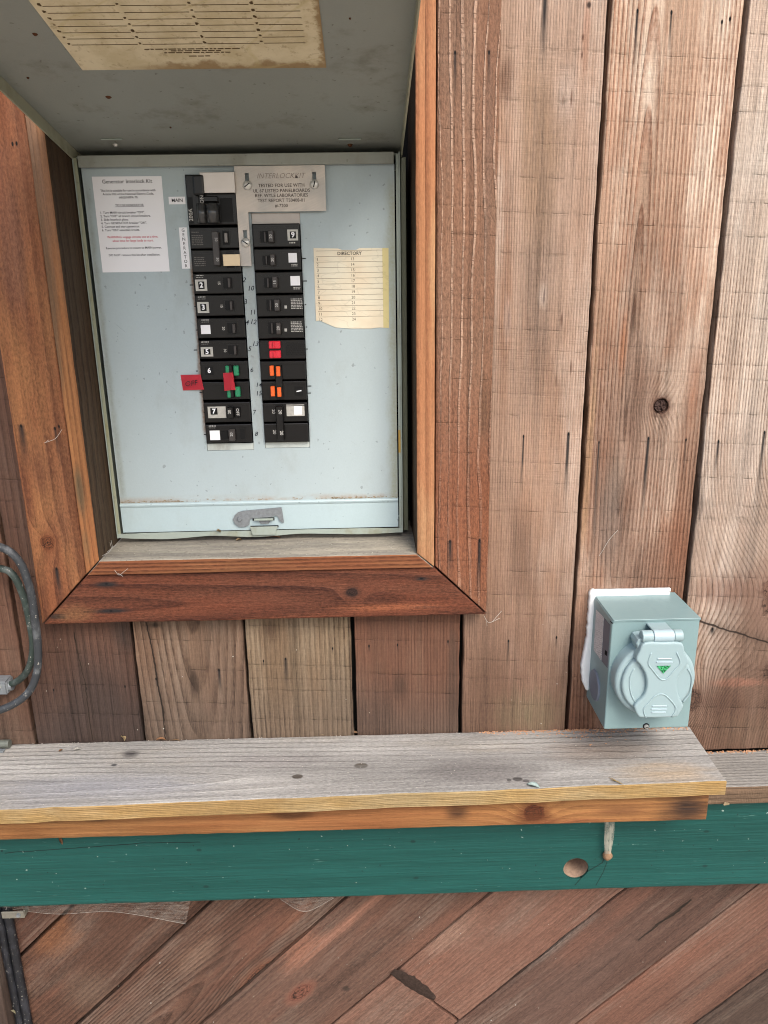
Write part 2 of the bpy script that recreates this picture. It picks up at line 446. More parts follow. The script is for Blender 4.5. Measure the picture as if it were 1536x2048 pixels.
def clip(poly, fn):
    """keep the part of the polygon where fn(p) >= 0"""
    o = []
    for i in range(len(poly)):
        a, b = poly[i], poly[(i+1) % len(poly)]; fa, fb = fn(a), fn(b)
        if fa >= 0: o.append(a)
        if (fa >= 0) != (fb >= 0):
            t = fa/(fa-fb); o.append((a[0]+(b[0]-a[0])*t, a[1]+(b[1]-a[1])*t))
    return o

# ================================================================== SETTING
gm = G('ground_gravel'); gx, gy, gz = gm.coords()
gcol = gm.mix(gm.sm(.35, .65, gm.noise(gx*3, gy*3, gz, 6, .7)), c(212, 202, 188), c(180, 172, 158))
gm.bump(gm.noise(gx*60, gy*60, gz, 4), .01, .6); gm.out(gcol, .95, .2)
bm = bmesh.new(); bmesh.ops.create_grid(bm, x_segments=2, y_segments=2, size=60)
ground = mobj('ground', bm, gm.mat); ground['kind'] = 'structure'

YC, YL, YPAN = -.024, -.028, .041            # casing face, liner front edge, panel cover
OPX0, OPX1, OPZ0, OPZ1 = -.3438, .0766, 1.1225, 1.865

# ---------------------------------------------------------- upper wall: vertical planks
wall = thing('plank_wall', 'weathered reddish brown wall of vertical wooden planks with dark gaps', 'wall', (0, .01, .82))
tar = plain('black_building_paper', (.012, .011, .010, 1), .9, .1, var=.2)
plate('backing_sheet', -1.16, 1.27, .70, 2.42, .0215, .027, [(OPX0-.003, OPX1+.003, OPZ0-.003, OPZ1+.003)], tar, wall)
PAPER_PALE = c(226, 200, 176)
def plank(pts, **k): return xzboard('plank', pts, 0, .019, 90, wall, **k)
def rect(x0, x1, z0, z1): return [(x0, z0), (x1, z0), (x1, z1), (x0, z1)]
ZB, ZT = .838, 2.4
# far planks outside the frame share two materials
o = plank(rect(.5485, .6885, ZB, ZT)); M_OUT1 = wood('plank_grey_tan', o, 31, c(186, 152, 128), c(160, 122, 98), c(120, 84, 64), W=c(205, 184, 165), wamt=.6, rf=170, xc=.2, saw=.22); setm(o, M_OUT1)
for x0, x1 in ((.6915, .8315), (.8345, .9745), (.9775, 1.1175), (1.1205, 1.2605), (-.7345, -.5955), (-.8775, -.7375), (-1.0205, -.8805), (-1.1635, -1.0235)):
    setm(plank(rect(x0, x1, ZB, ZT)), M_OUT1)

# plank at the far left, behind the cable loop
o = plank(rect(-.5925, -.4525, ZB, ZT), seed=1)
setm(o, wood('plank_left_outer', o, 1, c(142, 98, 74), c(120, 80, 60), c(84, 54, 42), W=c(150, 122, 100), wamt=.35, R=c(150, 92, 60), ramt=.4, k=0.85, rf=120, xc=.12, saw=.15, fib=.3,
    end=((ZB-(ZB+ZT)/2), .12, c(110, 96, 84), .7)))
# plank behind the left casing (notched for the panel opening)
pts = [(-.4475, ZB), (-.3087, ZB), (-.3087, OPZ0-.004), (OPX0-.003, OPZ0-.004), (OPX0-.003, OPZ1+.003), (-.3087, OPZ1+.003), (-.3087, ZT), (-.4475, ZT)]
o = plank(pts, seed=2, wob=.0004)
setm(o, wood('plank_left_notched', o, 2, c(128, 86, 66), c(108, 74, 58), c(80, 54, 42), W=c(120, 104, 92), wamt=.25, R=c(150, 98, 66), ramt=.35, k=0.8, rf=120, xc=.2, saw=.14, fib=.32,
    end=(P(180, 1490, 0).z-(sum(p[1] for p in pts)/8), .17, c(78, 67, 62), .85),
    feats=[('nail', 107, 1380, .03, .002, .5), ('nail', 173, 1377, .02, .002, .4), ('nail', 250, 1373, .02, .002, .4),
           ('crack', [(148, 1265), (160, 1320), (172, 1370), (180, 1440), (186, 1482)], .0011),  ('stain', 250, 1270, .02, .03, c(70, 58, 52), .7)]))
# two short planks below the surround, and their upper halves above it
o = plank(rect(-.3052, -.1662, ZB, OPZ0-.004), seed=3)
setm(o, wood('plank_below_cathedral', o, 3, c(150, 116, 90), c(128, 96, 76), c(92, 66, 50), W=c(176, 152, 130), wamt=.45, R=c(160, 112, 80), ramt=.4, k=0.82, rf=135, xc=.012, yc=.032, tilt=-.09, warp=.012, rc=.75, saw=.1, fib=.32,
    end=(P(390, 1480, 0).z-(ZB+OPZ0-.004)/2, .13, c(112, 96, 84), .7),
    feats=[('crack', [(292, 1245), (305, 1300), (314, 1360), (325, 1420), (331, 1478)], .0013), ('nail', 312, 1358, .015, .002, .5), ('nail', 438, 1340, .045, .004, .8), ('stain', 388, 1365, .007, .028, c(62, 50, 42), .8), ('stain', 310, 1250, .008, .006, c(45, 38, 32), .8)]))
o = plank(rect(-.1622, -.0282, ZB, OPZ0-.004), seed=4)
setm(o, wood('plank_below_corduroy', o, 4, c(166, 136, 102), c(146, 116, 86), c(98, 72, 52), W=c(190, 168, 138), wamt=.4, k=0.82, rf=165, xc=.5, yc=.1, warp=.0035, rc=1.0, saw=.12, fib=.32, grain_bump=1.6,
    end=(P(600, 1470, 0).z-(ZB+OPZ0-.004)/2, .13, c(120, 104, 90), .7),
    feats=[('nail', 527, 1322, .012, .002, .5), ('nail', 571, 1318, .06, .006, .6), ('nail', 665, 1297, .01, .002, .4), ('stain', 540, 1262, .012, .02, c(88, 66, 52), .6)]))
pts = [(-.0232, ZB), (.1125, ZB), (.1125, ZT), (-.0232, ZT), (-.0232, OPZ1+.003), (OPX1+.003, OPZ1+.003), (OPX1+.003, OPZ0-.004), (-.0232, OPZ0-.004)]
o = plank(pts, seed=5, wob=.0006)
setm(o, wood('plank_below_red', o, 5, c(152, 98, 70), c(130, 86, 64), c(98, 64, 48), W=c(150, 116, 92), wamt=.4, R=c(166, 92, 58), ramt=.75, k=0.78, rf=230, xc=.4, warp=.004, rc=.5, saw=.16, fib=.3,
    end=(P(800, 1462, 0).z-(sum(p[1] for p in pts)/8), .12, c(98, 82, 72), .85),
    feats=[('nail', 738, 1292, .012, .0025, .5), ('nail', 795, 1290, .012, .002, .5), ('nail', 896, 1283, .012, .002, .5), ('stain', 800, 1370, .018, .03, c(80, 62, 52), .7), ('stain', 905, 1350, .008, .09, c(84, 68, 58), .7)]))
for x0, x1 in ((-.3052, -.1662), (-.1622, -.0282)): setm(plank(rect(x0, x1, OPZ1+.003, ZT)), M_OUT1)

# plank between casing and the receptacle
o = plank(rect(.1172, .2562, ZB, ZT), seed=6); zc = (ZB+ZT)/2
setm(o, wood('plank_sawn_brown', o, 6, c(194, 162, 140), c(174, 138, 114), c(138, 104, 84), W=c(214, 192, 176), wamt=.55, R=c(166, 118, 84), ramt=.45, k=1.0, rf=330, xc=.5, warp=.004, rc=.35, saw=.2, fib=.3, sawline=.3, wscale=.7, mottle=.14,
    end=(.86-zc, .80, c(128, 98, 80), .95),
    feats=[('nail', 1047, 873, .085, .0022, .9), ('nail', 1137, 868, .10, .0038, .95), ('nail', 1091, -20, .085, .006, .85), ('stain', 1130, 185, .016, .032, c(206, 184, 168), .6), ('stain', 1010, 160, .01, .03, c(104, 72, 54), .7),
           ('stain', 1172, 60, .007, .05, c(170, 120, 94), .5), ('stain', 1086, 590, .006, .018, c(206, 186, 170), .6), ('stain', 1015, 640, .005, .03, c(214, 194, 180), .6), ('stain', 1125, 730, .012, .025, c(196, 172, 154), .45),
           ('stain', 1012, 560, .010, .20, c(140, 98, 72), .5), ('stain', 1075, 300, .03, .12, c(158, 124, 92), .5), ('stain', 1040, 1100, .02, .09, c(110, 86, 72), .5), ('nail', 1017, 1282, .05, .003, .6), ('nail', 1113, 1275, .02, .003, .5), ('stain', 1060, 1430, .06, .04, c(128, 116, 92), .6),
           ('stain', 1178, 10, .003, .004, c(40, 30, 26), .9, .4), ('stain', 1166, 75, .002, .006, c(90, 56, 40), .8), ('stain', 1164, 110, .0015, .006, c(80, 50, 38), .8), ('stain', 1143, 195, .0014, .012, c(104, 72, 58), .9), ('stain', 1126, 200, .001, .008, c(110, 78, 62), .8), ('stain', 1088, 592, .0012, .012, c(112, 94, 88), .9), ('stain', 1017, 640, .0012, .02, c(110, 90, 80), .8), ('stain', 1123, 640, .002, .010, c(110, 80, 66), .8), ('stain', 1142, 735, .002, .012, c(104, 76, 62), .8), ('stain', 1112, 760, .0015, .010, c(110, 84, 70), .8)]))
# plank with the dark loose knot
o = plank(rect(.2612, .3985, ZB, ZT), seed=7)
plank_knot = o
setm(o, wood('plank_cathedral_pale', o, 7, c(206, 168, 138), c(192, 152, 124), c(164, 112, 82), W=c(234, 212, 190), wamt=.8, R=c(190, 134, 102), ramt=.35, k=1.04, rf=235, xc=-.022, yc=.012, tilt=.045, warp=.0032, rc=1.0, saw=.14, fib=.36, grain_bump=1.5, sawline=.28,
    end=(.84-zc, .85, c(132, 92, 72), .97), mottle=.16,
    feats=[('knot', 1322, 812, .0095, .0095, c(96, 70, 58)), ('nail', 1198, 885, .20, .0028, .8), ('nail', 1297, 877, .13, .0042, .9), ('nail', 1372, 880, .06, .003, .5), ('nail', 1275, 22, .09, .0035, .8), ('nail', 1343, 25, .05, .0025, .7), ('nail', 1444, 44, .02, .002, .5), ('nail', 1460, 38, .008, .0025, .6),
           ('stain', 1246, 690, .006, .05, c(178, 118, 82), .6), ('stain', 1390, 760, .012, .07, c(156, 104, 78), .5), ('stain', 1230, 960, .02, .05, c(140, 122, 108), .6), ('stain', 1220, 1060, .02, .08, c(130, 116, 106), .6), ('stain', 1345, 950, .008, .07, c(200, 172, 150), .6), ('stain', 1358, 1080, .025, .06, c(144, 92, 66), .45), ('stain', 1178, 900, .007, .16, c(196, 158, 120), .6)]))
kq = P(1322, 812, 0); kb = bmesh.new(); KN = 26
kr = [.0088*(1+.10*mnoise.noise(Vector((math.cos(a_*2*math.pi/KN)*1.3, math.sin(a_*2*math.pi/KN)*1.3, 4)))) for a_ in range(KN)]
extrude_poly(kb, [(kq.x+kr[a_]*math.cos(a_*2*math.pi/KN), kq.z+kr[a_]*1.04*math.sin(a_*2*math.pi/KN)) for a_ in range(KN)], -.004, .0045); cut(plank_knot, kb)
bm = bmesh.new(); ctr = bm.verts.new((kq.x, .0012, kq.z)); rings = []
for j in range(1, 6):
    rings.append([bm.verts.new((kq.x+kr[a_]*.94*j/5*math.cos(a_*2*math.pi/KN), .0022+(.0035 if j == 5 else 0)+.0016*mnoise.noise(Vector((math.cos(a_*2*math.pi/KN)*j*.8, math.sin(a_*2*math.pi/KN)*j*.8, 9)))+(.0016 if a_ % 7 == 0 and j > 1 else 0), kq.z+kr[a_]*.98*j/5*math.sin(a_*2*math.pi/KN))) for a_ in range(KN)])
for a_ in range(KN): bm.faces.new((ctr, rings[0][(a_+1) % KN], rings[0][a_]))
for A_, B_ in zip(rings, rings[1:]):
    for a_ in range(KN): bm.faces.new((A_[a_], A_[(a_+1) % KN], B_[(a_+1) % KN], B_[a_]))
mobj('knot', bm, plain('dark_knot', c(74, 56, 50), .8, .2, var=.8, vs=420, bump=1., bs=700), plank_knot)
# right-hand plank with swirling grain
o = plank(rect(.4050, .5455, ZB, ZT), seed=8)
setm(o, wood('plank_swirl_grey', o, 8, c(218, 194, 174), c(202, 174, 154), c(150, 118, 98), W=c(236, 220, 206), wamt=.6, R=c(186, 144, 118), ramt=.25, k=1.04, rf=290, xc=.4, yc=.1, warp=.005, rc=.95, saw=.14, fib=.34, grain_bump=1.3,
    end=(.84-zc, .66, c(116, 88, 72), .98), mottle=.14,
    feats=[('knot', 1600, 1190, .050, .045, c(120, 92, 78)), ('knot', 1560, 1345, .022, .018, c(104, 80, 68)), ('knot', 1385, 1400, .012, .016, c(104, 80, 68)), ('nail', 1437, 883, .055, .004, .8), ('nail', 1529, 865, .11, .0042, .85), ('crack', [(1398, 1243), (1440, 1256), (1490, 1270), (1545, 1287)], .0018), ('nail', 1425, 1258, .012, .006, .8),
           ('stain', 1450, 1180, .05, .03, c(120, 84, 68), .6), ('stain', 1480, 1365, .05, .008, c(168, 120, 100), .7), ('stain', 1440, 1400, .04, .03, c(104, 78, 66), .6), ('stain', 1490, 1460, .06, .03, c(124, 100, 82), .6), ('stain', 1400, 1010, .012, .02, c(88, 74, 66), .5)]))

# ---------------------------------------------------------- lower wall: diagonal planks
lower = thing('diagonal_plank_wall', 'reddish brown diagonal plank cladding below the green rail', 'wall', (0, 0, .02))
box('backing_sheet', -1.16, 1.27, .006, .012, .02, .80, tar, lower, 0)
YD = -.02
seams = [-1.44, -1.248, -1.0555, -.862, -.6728, -.4707, -.2789, -.0886, .099, .289, .479, .669, .859, 1.049, 1.24]
dcols = [((128, 82, 60), (110, 70, 54)), ((128, 84, 62), (112, 76, 58)), ((132, 92, 72), (112, 76, 58)), ((138, 100, 82), (122, 82, 64)), ((166, 116, 94), (146, 98, 78)), ((132, 98, 84), (116, 82, 68)), ((158, 108, 86), (140, 92, 72)), ((112, 88, 76), (94, 72, 60))]
RB = [(-.53, .03), (1.26, .03), (1.26, .79), (-.53, .79)]
outm = {}
for i in range(len(seams)-1):
    g0 = .0016 if i not in (1, 2, 3) else .0024
    a, b = seams[i]+g0*1.41, seams[i+1]-g0*1.41
    poly = clip(clip(RB, lambda p: p[0]-p[1]-a), lambda p: b-p[0]+p[1])
    pieces = [poly]
    if i == 5:   # butt joint with a gnawed gap
        s0 = .5135; pieces = [clip(poly, lambda p: p[0]+p[1]-s0-.003), clip(poly, lambda p: s0-.004-p[0]-p[1])]
    for k, pl in enumerate(pieces):
        if len(pl) < 3: continue
        o = xzboard('plank', pl, YD, .022, 45, lower, seed=40+i+k, wob=.0004 if len(pieces) == 1 else .0012)
        ci = max(0, i-1) % 8
        A_, B_ = dcols[ci]
        if i > 8:
            if ci not in outm: outm[ci] = wood('diagonal_plank_spare', o, 60+ci, c(*A_), c(*B_), c(*[v*.7 for v in B_]), rf=150, xc=.2, saw=.2)
            setm(o, outm[ci]); continue
        fe = []
        if i == 5 and k == 0: fe = [('stain', 895, 1835, .02, .05, c(96, 86, 76), .8), ('stain', 905, 1865, .025, .06, c(168, 138, 120), .45), ('stain', 800, 1950, .03, .012, c(58, 46, 40), .9, .5), ('stain', 690, 1978, .006, .006, c(70, 58, 52), .8, .5)]
        if i == 4: fe = [('stain', 690, 1850, .01, .14, c(178, 128, 106), .5), ('stain', 692, 1977, .006, .006, c(70, 58, 50), .8, .5), ('knot', 600, 1985, .01, .02, c(128, 84, 68)), ('stain', 600, 1900, .03, .05, c(176, 122, 98), .6)]
        if i == 6: fe = [('stain', 1120, 1880, .014, .10, c(142, 128, 118), .6), ('crack', [(1278, 1880), (1320, 1845), (1370, 1808)], .0022), ('crack', [(1310, 1850), (1345, 1830), (1380, 1800)], .0016)]
        if i == 3: fe = [('knot', 520, 1950, .012, .03, c(116, 78, 60)), ('stain', 390, 1910, .02, .06, c(140, 112, 94), .5), ('stain', 590, 1830, .02, .06, c(136, 92, 72), .6)]
        if i == 2: fe = [('stain', 110, 1870, .04, .05, c(146, 98, 66), .6), ('stain', 180, 1980, .05, .05, c(112, 92, 78), .6)]
        setm(o, wood('diagonal_plank', o, 50+i*1.7+k, c(*A_), c(*B_), c(*[v*.62 for v in B_]), W=c(168, 146, 130), wamt=.4, R=c(166, 104, 78), ramt=.35, k=.72, rf=(210 if i == 3 else 150), xc=(.02 if i in (3, 6) else .25), yc=.03, tilt=.05,
            warp=.009, rc=(.7 if i in (2, 3) else .16), saw=.06, sawline=.10, fib=.24, mottle=.26, feats=fe, plane=YD))

LB = [(-1.16, .03), (-.683, .03), (-.683, .79), (-1.16, .79)]
for i in range(-4, 3):
    a, b = -1.0555+.1925*(i-1)+.003, -1.0555+.1925*i-.003
    pl = clip(clip(LB, lambda p: p[0]-p[1]-a), lambda p: b-p[0]+p[1])
    if len(pl) >= 3: setm(xzboard('plank', pl, YD, .022, 45, lower, seed=90+i), outm[max(outm)] if outm else M_OUT1)
# gnawed, blackened end grain along the butt joint
bm = bmesh.new(); e0, e1 = P(783, 1943, YD), P(868, 1998, YD); ax = (e1-e0); n_ = Vector((ax.z, 0, -ax.x)).normalized(); rows = []
if n_.x < 0: n_ = -n_
for i in range(19):
    t = i/18; wdt = .0125*math.sin(math.pi*min(.97, .10+t*.85))**.6*(1+.35*mnoise.noise(Vector((t*9, 1, 1))))+.001; rw = []
    for j in range(7):
        u = j/6-.35; q = e0+ax*t+n_*wdt*u*1.5+ax.normalized()*.003*mnoise.noise(Vector((t*14, u*4, 5)))
        edge = max(0, 1-abs(j-3)/3)
        q.y = YD-.0002-.0022*edge**.5*(.6+.7*mnoise.noise(Vector((t*22, u*9, 2)))); rw.append(bm.verts.new(q))
    rows.append(rw)
for A_, B_ in zip(rows, rows[1:]):
    for j in range(6): bm.faces.new((A_[j], A_[j+1], B_[j+1], B_[j]))
mobj('rotted_end', bm, plain('blackened_rot', c(64, 52, 46), .95, .1, var=1., vs=320, bump=1., bs=600), lower, True)

# ---------------------------------------------------------- green rail, ledge, shelf
def facemat(o, front, top, axis=Vector((0, 0, 1))):
    o.data.materials.clear(); o.data.materials.append(front); o.data.materials.append(top)
    for p in o.data.polygons:
        if (o.matrix_world.to_3x3() @ p.normal).dot(axis) > .6: p.material_index = 1
ZR0, ZR1, YR = .672, .8105, -.066
rail = xzboard('green_rail', rect(-.528, 1.26, ZR0, ZR1), YR, .044, 0, None, bev=.003, wob=.0006)
g = G('green_paint'); gx, gy, gz = g.coords()
gn = g.noise(gx*240, gy*240, gz*5, 3, .6); gl = g.noise(gx*30, gy*30, gz*2, 4, .6)
gcol = g.mix(g.sm(.35, .65, gl), c(24, 80, 74), c(30, 90, 84)); gcol = g.scale(gcol, 1+(gn-.5)*.22+(g.noise(gx*60, gy*60, gz*14, 3, .6)-.5)*.3)
sc_ = g.sm(.64, .7, g.noise(gx*300, gy*200, gz*30, 3, .7))*g.sm(.5, .6, g.noise(gx*20, gy*20, gz*12, 2)); gcol = g.mix(sc_*.6, gcol, c(120, 165, 155))
sp_ = g.sm(.735, .76, g.noise(gx*170, gy*170, gz*170, 1)); gcol = g.mix(sp_*.8, gcol, c(24, 44, 42))
sp_ = g.sm(.745, .765, g.noise(gx*150+9, gy*150, gz*150, 1)); gcol = g.mix(sp_*.8, gcol, c(170, 190, 180))
inv_r = rail.matrix_world.inverted()
def gcrack(ptspx, w, gcol):
    acc = None
    xw = gx+(g.noise(gz*50, 1., 2., 2)-.5)*.003
    for a, b in zip(ptspx, ptspx[1:]):
        a = inv_r @ P(*a, YR); b = inv_r @ P(*b, YR); dx, dz = b.x-a.x, b.z-a.z; L2 = dx*dx+dz*dz
        t = g.m('MINIMUM', g.m('MAXIMUM', ((xw-a.x)*dx+(gz-a.z)*dz)/L2, 0.), 1.)
        ex, ez = xw-a.x-t*dx, gz-a.z-t*dz; d = g.m('SQRT', ex*ex+ez*ez); acc = d if acc is None else g.m('MINIMUM', acc, d)
    return g.mix(g.sm(w, w*.3, acc)*.85, gcol, c(12, 30, 28)), acc
gcol, _a = gcrack([(10, 1706), (150, 1696), (290, 1686), (400, 1684)], .0009, gcol)
gcol, _a = gcrack([(1150, 1770), (1172, 1745), (1205, 1725), (1212, 1705)], .0011, gcol)
gcol, _a = gcrack([(1192, 1770), (1206, 1745), (1214, 1724)], .0009, gcol)
for px, py in ((398, 1700), (412, 1773), (826, 1683), (832, 1756), (1413, 1663), (1410, 1732)):
    p = inv_r @ P(px, py, YR); dx, dz = gx-p.x, gz-p.z
    gcol = g.mix(g.sm(.0048, .002, g.m('SQRT', dx*dx*2.5+dz*dz))*.75, gcol, c(20, 52, 48))
g.bump(gn*.8+g.noise(gx*40, gy*40, gz*25, 2)*.8, .0022, .8)
setm(rail, g.out(gcol, .55, .22))
tag(rail, 'dark green painted wooden rail with a round bored hole under the shelf', 'beam')
hb = bmesh.new(); hc = P(1152, 1737.5, YR)
add_cyl(hb, (hc.x, YR-.01, hc.z), (hc.x, YR+.036, hc.z), .0168, seg=40); cut(rail, hb)
rawwood = bpy.data.materials.new('t')
bm = bmesh.new(); N_ = 40
ra = [bm.verts.new((hc.x+.01665*math.cos(2*math.pi*k/N_), YR+.003, hc.z+.01665*math.sin(2*math.pi*k/N_))) for k in range(N_)]
rb = [bm.verts.new((hc.x+.01665*math.cos(2*math.pi*k/N_), YR+.0345, hc.z+.01665*math.sin(2*math.pi*k/N_))) for k in range(N_)]
for k in range(N_): bm.faces.new((ra[k], ra[(k+1) % N_], rb[(k+1) % N_], rb[k]))
bm.faces.new(rb)
ho = mobj('bored_hole', bm, plain('raw_bored_wood', c(176, 150, 130, .66), .9, .1, var=.5, vs=190), rail)
bpy.data.materials.remove(rawwood)

ledge = board('ledge_board', rect(-1.16, 1.26, -.078, .0-.0008), (0, 0, .836), EX, EY, EZ, .025, 0, None, bev=.0015, wob=.0006)
ztop = plane_z = None
m_lt = wood('ledge_top_grey', ledge, 12, c(160, 156, 152), c(142, 138, 134), c(120, 112, 104), W=c(184, 182, 180), wamt=.5, rf=170, xc=.3, warp=.004, rc=.12, saw=.0, sawline=0, fib=.14, mottle=.26, sat=1., streak=.1)
m_lf = wood('ledge_edge_brown', ledge, 13, c(160, 128, 98), c(140, 108, 82), c(104, 78, 58), k=0.8, rf=190, xc=.1, rc=.6, saw=.3, sawline=.1, fib=.3)
facemat(ledge, m_lf, m_lt)
tag(ledge, 'grey weathered ledge board capping the green rail right of the shelf', 'ledge')

shelf = thing('wooden_shelf', 'grey weathered shelf board with yellow front edge and orange cleat below the panel', 'shelf', (0, -.06, .858))
YSA, YSB = -.1365, -.1205     # front edge runs slightly askew
def ysf(x): return YSA+(x+.4361)/(.4184+.4361)*(YSB-YSA)
XSL = -1.16
sb = board('shelf_board', [(XSL, ysf(XSL)), (.421, ysf(.421)), (.4245, -.0015), (XSL, -.0015)], (0, 0, .877), EX, EY, EZ, .0195, 0, shelf, bev=.0022, wob=.0009, seed=9)
SZ = lambda px, py: PZ(px, py, .877)
m_st = wood('shelf_top_grey', sb, 14, c(166, 163, 160), c(148, 145, 143), c(124, 120, 116), W=c(190, 187, 184), wamt=.6, R=c(158, 146, 130), ramt=.35, rf=120, xc=.02, yc=.02, tilt=.02, warp=.008, rc=.10, saw=.0, sawline=0, fib=.12, mottle=.26, k=1.1, sat=1., streak=.1,
    feats=[('stain', SZ(722, 1531), .0055, .0085, c(92, 84, 74), .9, .75), ('stain', SZ(595, 1553), .0045, .007, c(88, 80, 72), .9, .75), ('stain', SZ(1035, 1558), .004, .006, c(50, 46, 44), .9, .7), ('stain', SZ(1018, 1560), .003, .003, c(60, 55, 52), .8, .6), ('stain', SZ(1052, 1562), .003, .004, c(60, 55, 60), .8, .6), ('stain', SZ(260, 1508), .012, .014, c(82, 78, 78), .8), ('stain', SZ(228, 1530), .003, .005, c(60, 60, 62), .8, .5),
           ('stain', SZ(200, 1575), .03, .16, c(150, 152, 160), .6), ('stain', SZ(1200, 1500), .04, .09, c(140, 122, 108), .6), ('stain', SZ(1330, 1545), .03, .07, c(190, 164, 130), .55), ('stain', SZ(950, 1540), .03, .09, c(122, 116, 114), .6), ('stain', SZ(560, 1520), .02, .10, c(138, 132, 130), .5)])
m_sf = wood('shelf_edge_yellow', sb, 15, c(206, 168, 92), c(184, 144, 72), c(140, 98, 48), W=c(186, 168, 128), wamt=.55, R=c(150, 120, 80), ramt=.4, k=0.86, sat=.82, rf=420, xc=.1, yc=.3, warp=.003, rc=.7, saw=.05, sawline=0, fib=.35)
facemat(sb, m_sf, m_st)
cl = board('cleat', [(XSL, .8180), (.4045, .8180), (.4045, .8573), (XSL, .8573)], (0, -.1155, 0), EX, EZ, -EY, .0365, 0, shelf, bev=.0015, wob=.0005, seed=10)
CP = -.1155
setm(cl, wood('cleat_orange', cl, 16, c(206, 138, 66), c(182, 114, 54), c(150, 84, 40), W=c(200, 160, 96), wamt=.3, k=0.8, sat=.84, rf=120, xc=.05, yc=.02, tilt=.02, warp=.006, rc=.5, saw=.0, sawline=.0, fib=.22, mottle=.06, plane=CP,
    feats=[('nail', 197, 1638, .022, .004, .7), ('stain', 585, 1630, .008, .032, c(84, 54, 34), .9), ('stain', 915, 1626, .013, .018, c(74, 52, 38), .8), ('knot', 1068, 1626, .011, .013, c(96, 52, 32)), ('stain', 1068, 1640, .02, .03, c(110, 64, 38), .7), ('stain', 1375, 1615, .03, .045, c(58, 46, 42), .95), ('stain', 1150, 1645, .008, .05, c(150, 90, 60), .6), ('stain', 740, 1648, .012, .06, c(140, 88, 52), .6), ('stain', 380, 1655, .012, .09, c(150, 96, 56), .55), ('stain', 60, 1668, .010, .05, c(140, 88, 50), .55), ('stain', 1240, 1622, .012, .04, c(128, 84, 56), .6)]))

# ---------------------------------------------------------- timber surround of the panel
sur = thing('panel_surround', 'rust orange mitred timber surround framing the electrical panel', 'frame', (-.135, -.01, 1.0577))
CX0, CX1, CZ0, CZ1 = -.4068, .1428, 1.0577, 1.930
gp = .0011
o = xzboard('casing', [(CX0, CZ0+gp), (OPX0-gp, OPZ0+gp-.0005), (OPX0-gp, OPZ1), (CX0, CZ1)], YC, .0236, 90, sur, bev=.0016, wob=.0004, seed=21); o['label'] = 'rust orange left casing board with knot and iron streaks'
setm(o, wood('casing_left_orange', o, 21, c(178, 110, 60), c(150, 84, 44), c(104, 56, 34), W=c(118, 88, 66), wamt=.4, R=c(194, 128, 66), ramt=.6, k=0.82, sat=.82, rf=66, xc=.14, yc=.01, warp=.009, rc=.75, saw=.0, sawline=.0, fib=.18, mottle=.34, plane=YC,
    feats=[('knot', 95, 1085, .008, .009, c(120, 72, 46)), ('nail', 42, 852, .06, .0085, .75), ('nail', 110, 857, .05, .004, .5), ('nail', 118, 853, .01, .002, .4), ('nail', 25, 288, .006, .0015, .5), ('nail', 33, 287, .006, .0015, .5), ('nail', 113, 1138, .05, .006, .8),
           ('stain', 20, 470, .02, .10, c(126, 92, 76), .6), ('stain', 80, 950, .014, .05, c(104, 64, 48), .6), ('stain', 165, 1060, .008, .12, c(96, 48, 34), .6), ('stain', 120, 700, .008, .2, c(112, 62, 44), .5)]))
o = xzboard('casing', [(CX1, CZ0+gp), (CX1, CZ1), (OPX1+gp*1.4, OPZ1), (OPX1+gp*1.4, OPZ0+gp-.0005)], YC, .0236, 90, sur, bev=.0016, wob=.0004, seed=22); o['label'] = 'brown right casing board with pale raised grain lines'
setm(o, wood('casing_right_ridged', o, 22, c(170, 122, 92), c(148, 102, 74), c(110, 74, 54), W=c(150, 122, 100), wamt=.45, R=c(160, 104, 68), ramt=.4, k=0.86, rf=60, xc=.3, rc=.25, saw=.05, sawline=.3, fib=.2, mottle=.38, lines=(.0118, .0025, c(198, 164, 140), .85), plane=YC,
    end=(1.06-1.39, .22, c(140, 82, 54), .7),
    feats=[('nail', 910, 105, .05, .0035, .7), ('nail', 978, 105, .04, .003, .6), ('nail', 900, 1083, .05, .006, .8), ('nail', 959, 1081, .09, .005, .75), ('stain', 975, 380, .006, .12, c(132, 106, 90), .6), ('stain', 968, 830, .008, .05, c(110, 84, 66), .6)]))
o = xzboard('casing', [(CX0+gp, CZ0), (CX1-gp, CZ0), (OPX1, OPZ0-.0009), (OPX0, OPZ0-.0009)], YC, .0236, 0, sur, bev=.0016, wob=.0005, seed=23); o['label'] = 'dark red brown bottom casing board with black nail streaks'
setm(o, wood('casing_bottom_redbrown', o, 23, c(146, 80, 50), c(122, 64, 40), c(74, 38, 27), W=c(120, 78, 58), wamt=.35, R=c(162, 96, 60), ramt=.4, k=0.78, sat=.86, rf=74, xc=.01, yc=.018, tilt=.05, warp=.011, rc=.95, saw=.0, sawline=.0, fib=.3, mottle=.42, plane=YC,
    feats=[('nail', 213, 1168, .022, .0045, 1.), ('nail', 117, 1233, .018, .004, 1.), ('nail', 222, 1222, .035, .004, 1.), ('nail', 843, 1157, .014, .003, .8), ('nail', 845, 1214, .03, .002, .7), ('knot', 704, 1185, .0055, .007, c(60, 42, 36)), ('stain', 770, 1215, .006, .09, c(176, 108, 74), .55), ('stain', 150, 1225, .015, .03, c(150, 110, 76), .6)]))
o = xzboard('casing', [(OPX0, OPZ1+.001), (OPX1, OPZ1+.001), (CX1-gp, CZ1), (CX0+gp, CZ1)], YC, .0236, 0, sur, wob=.0005); setm(o, M_OUT1)
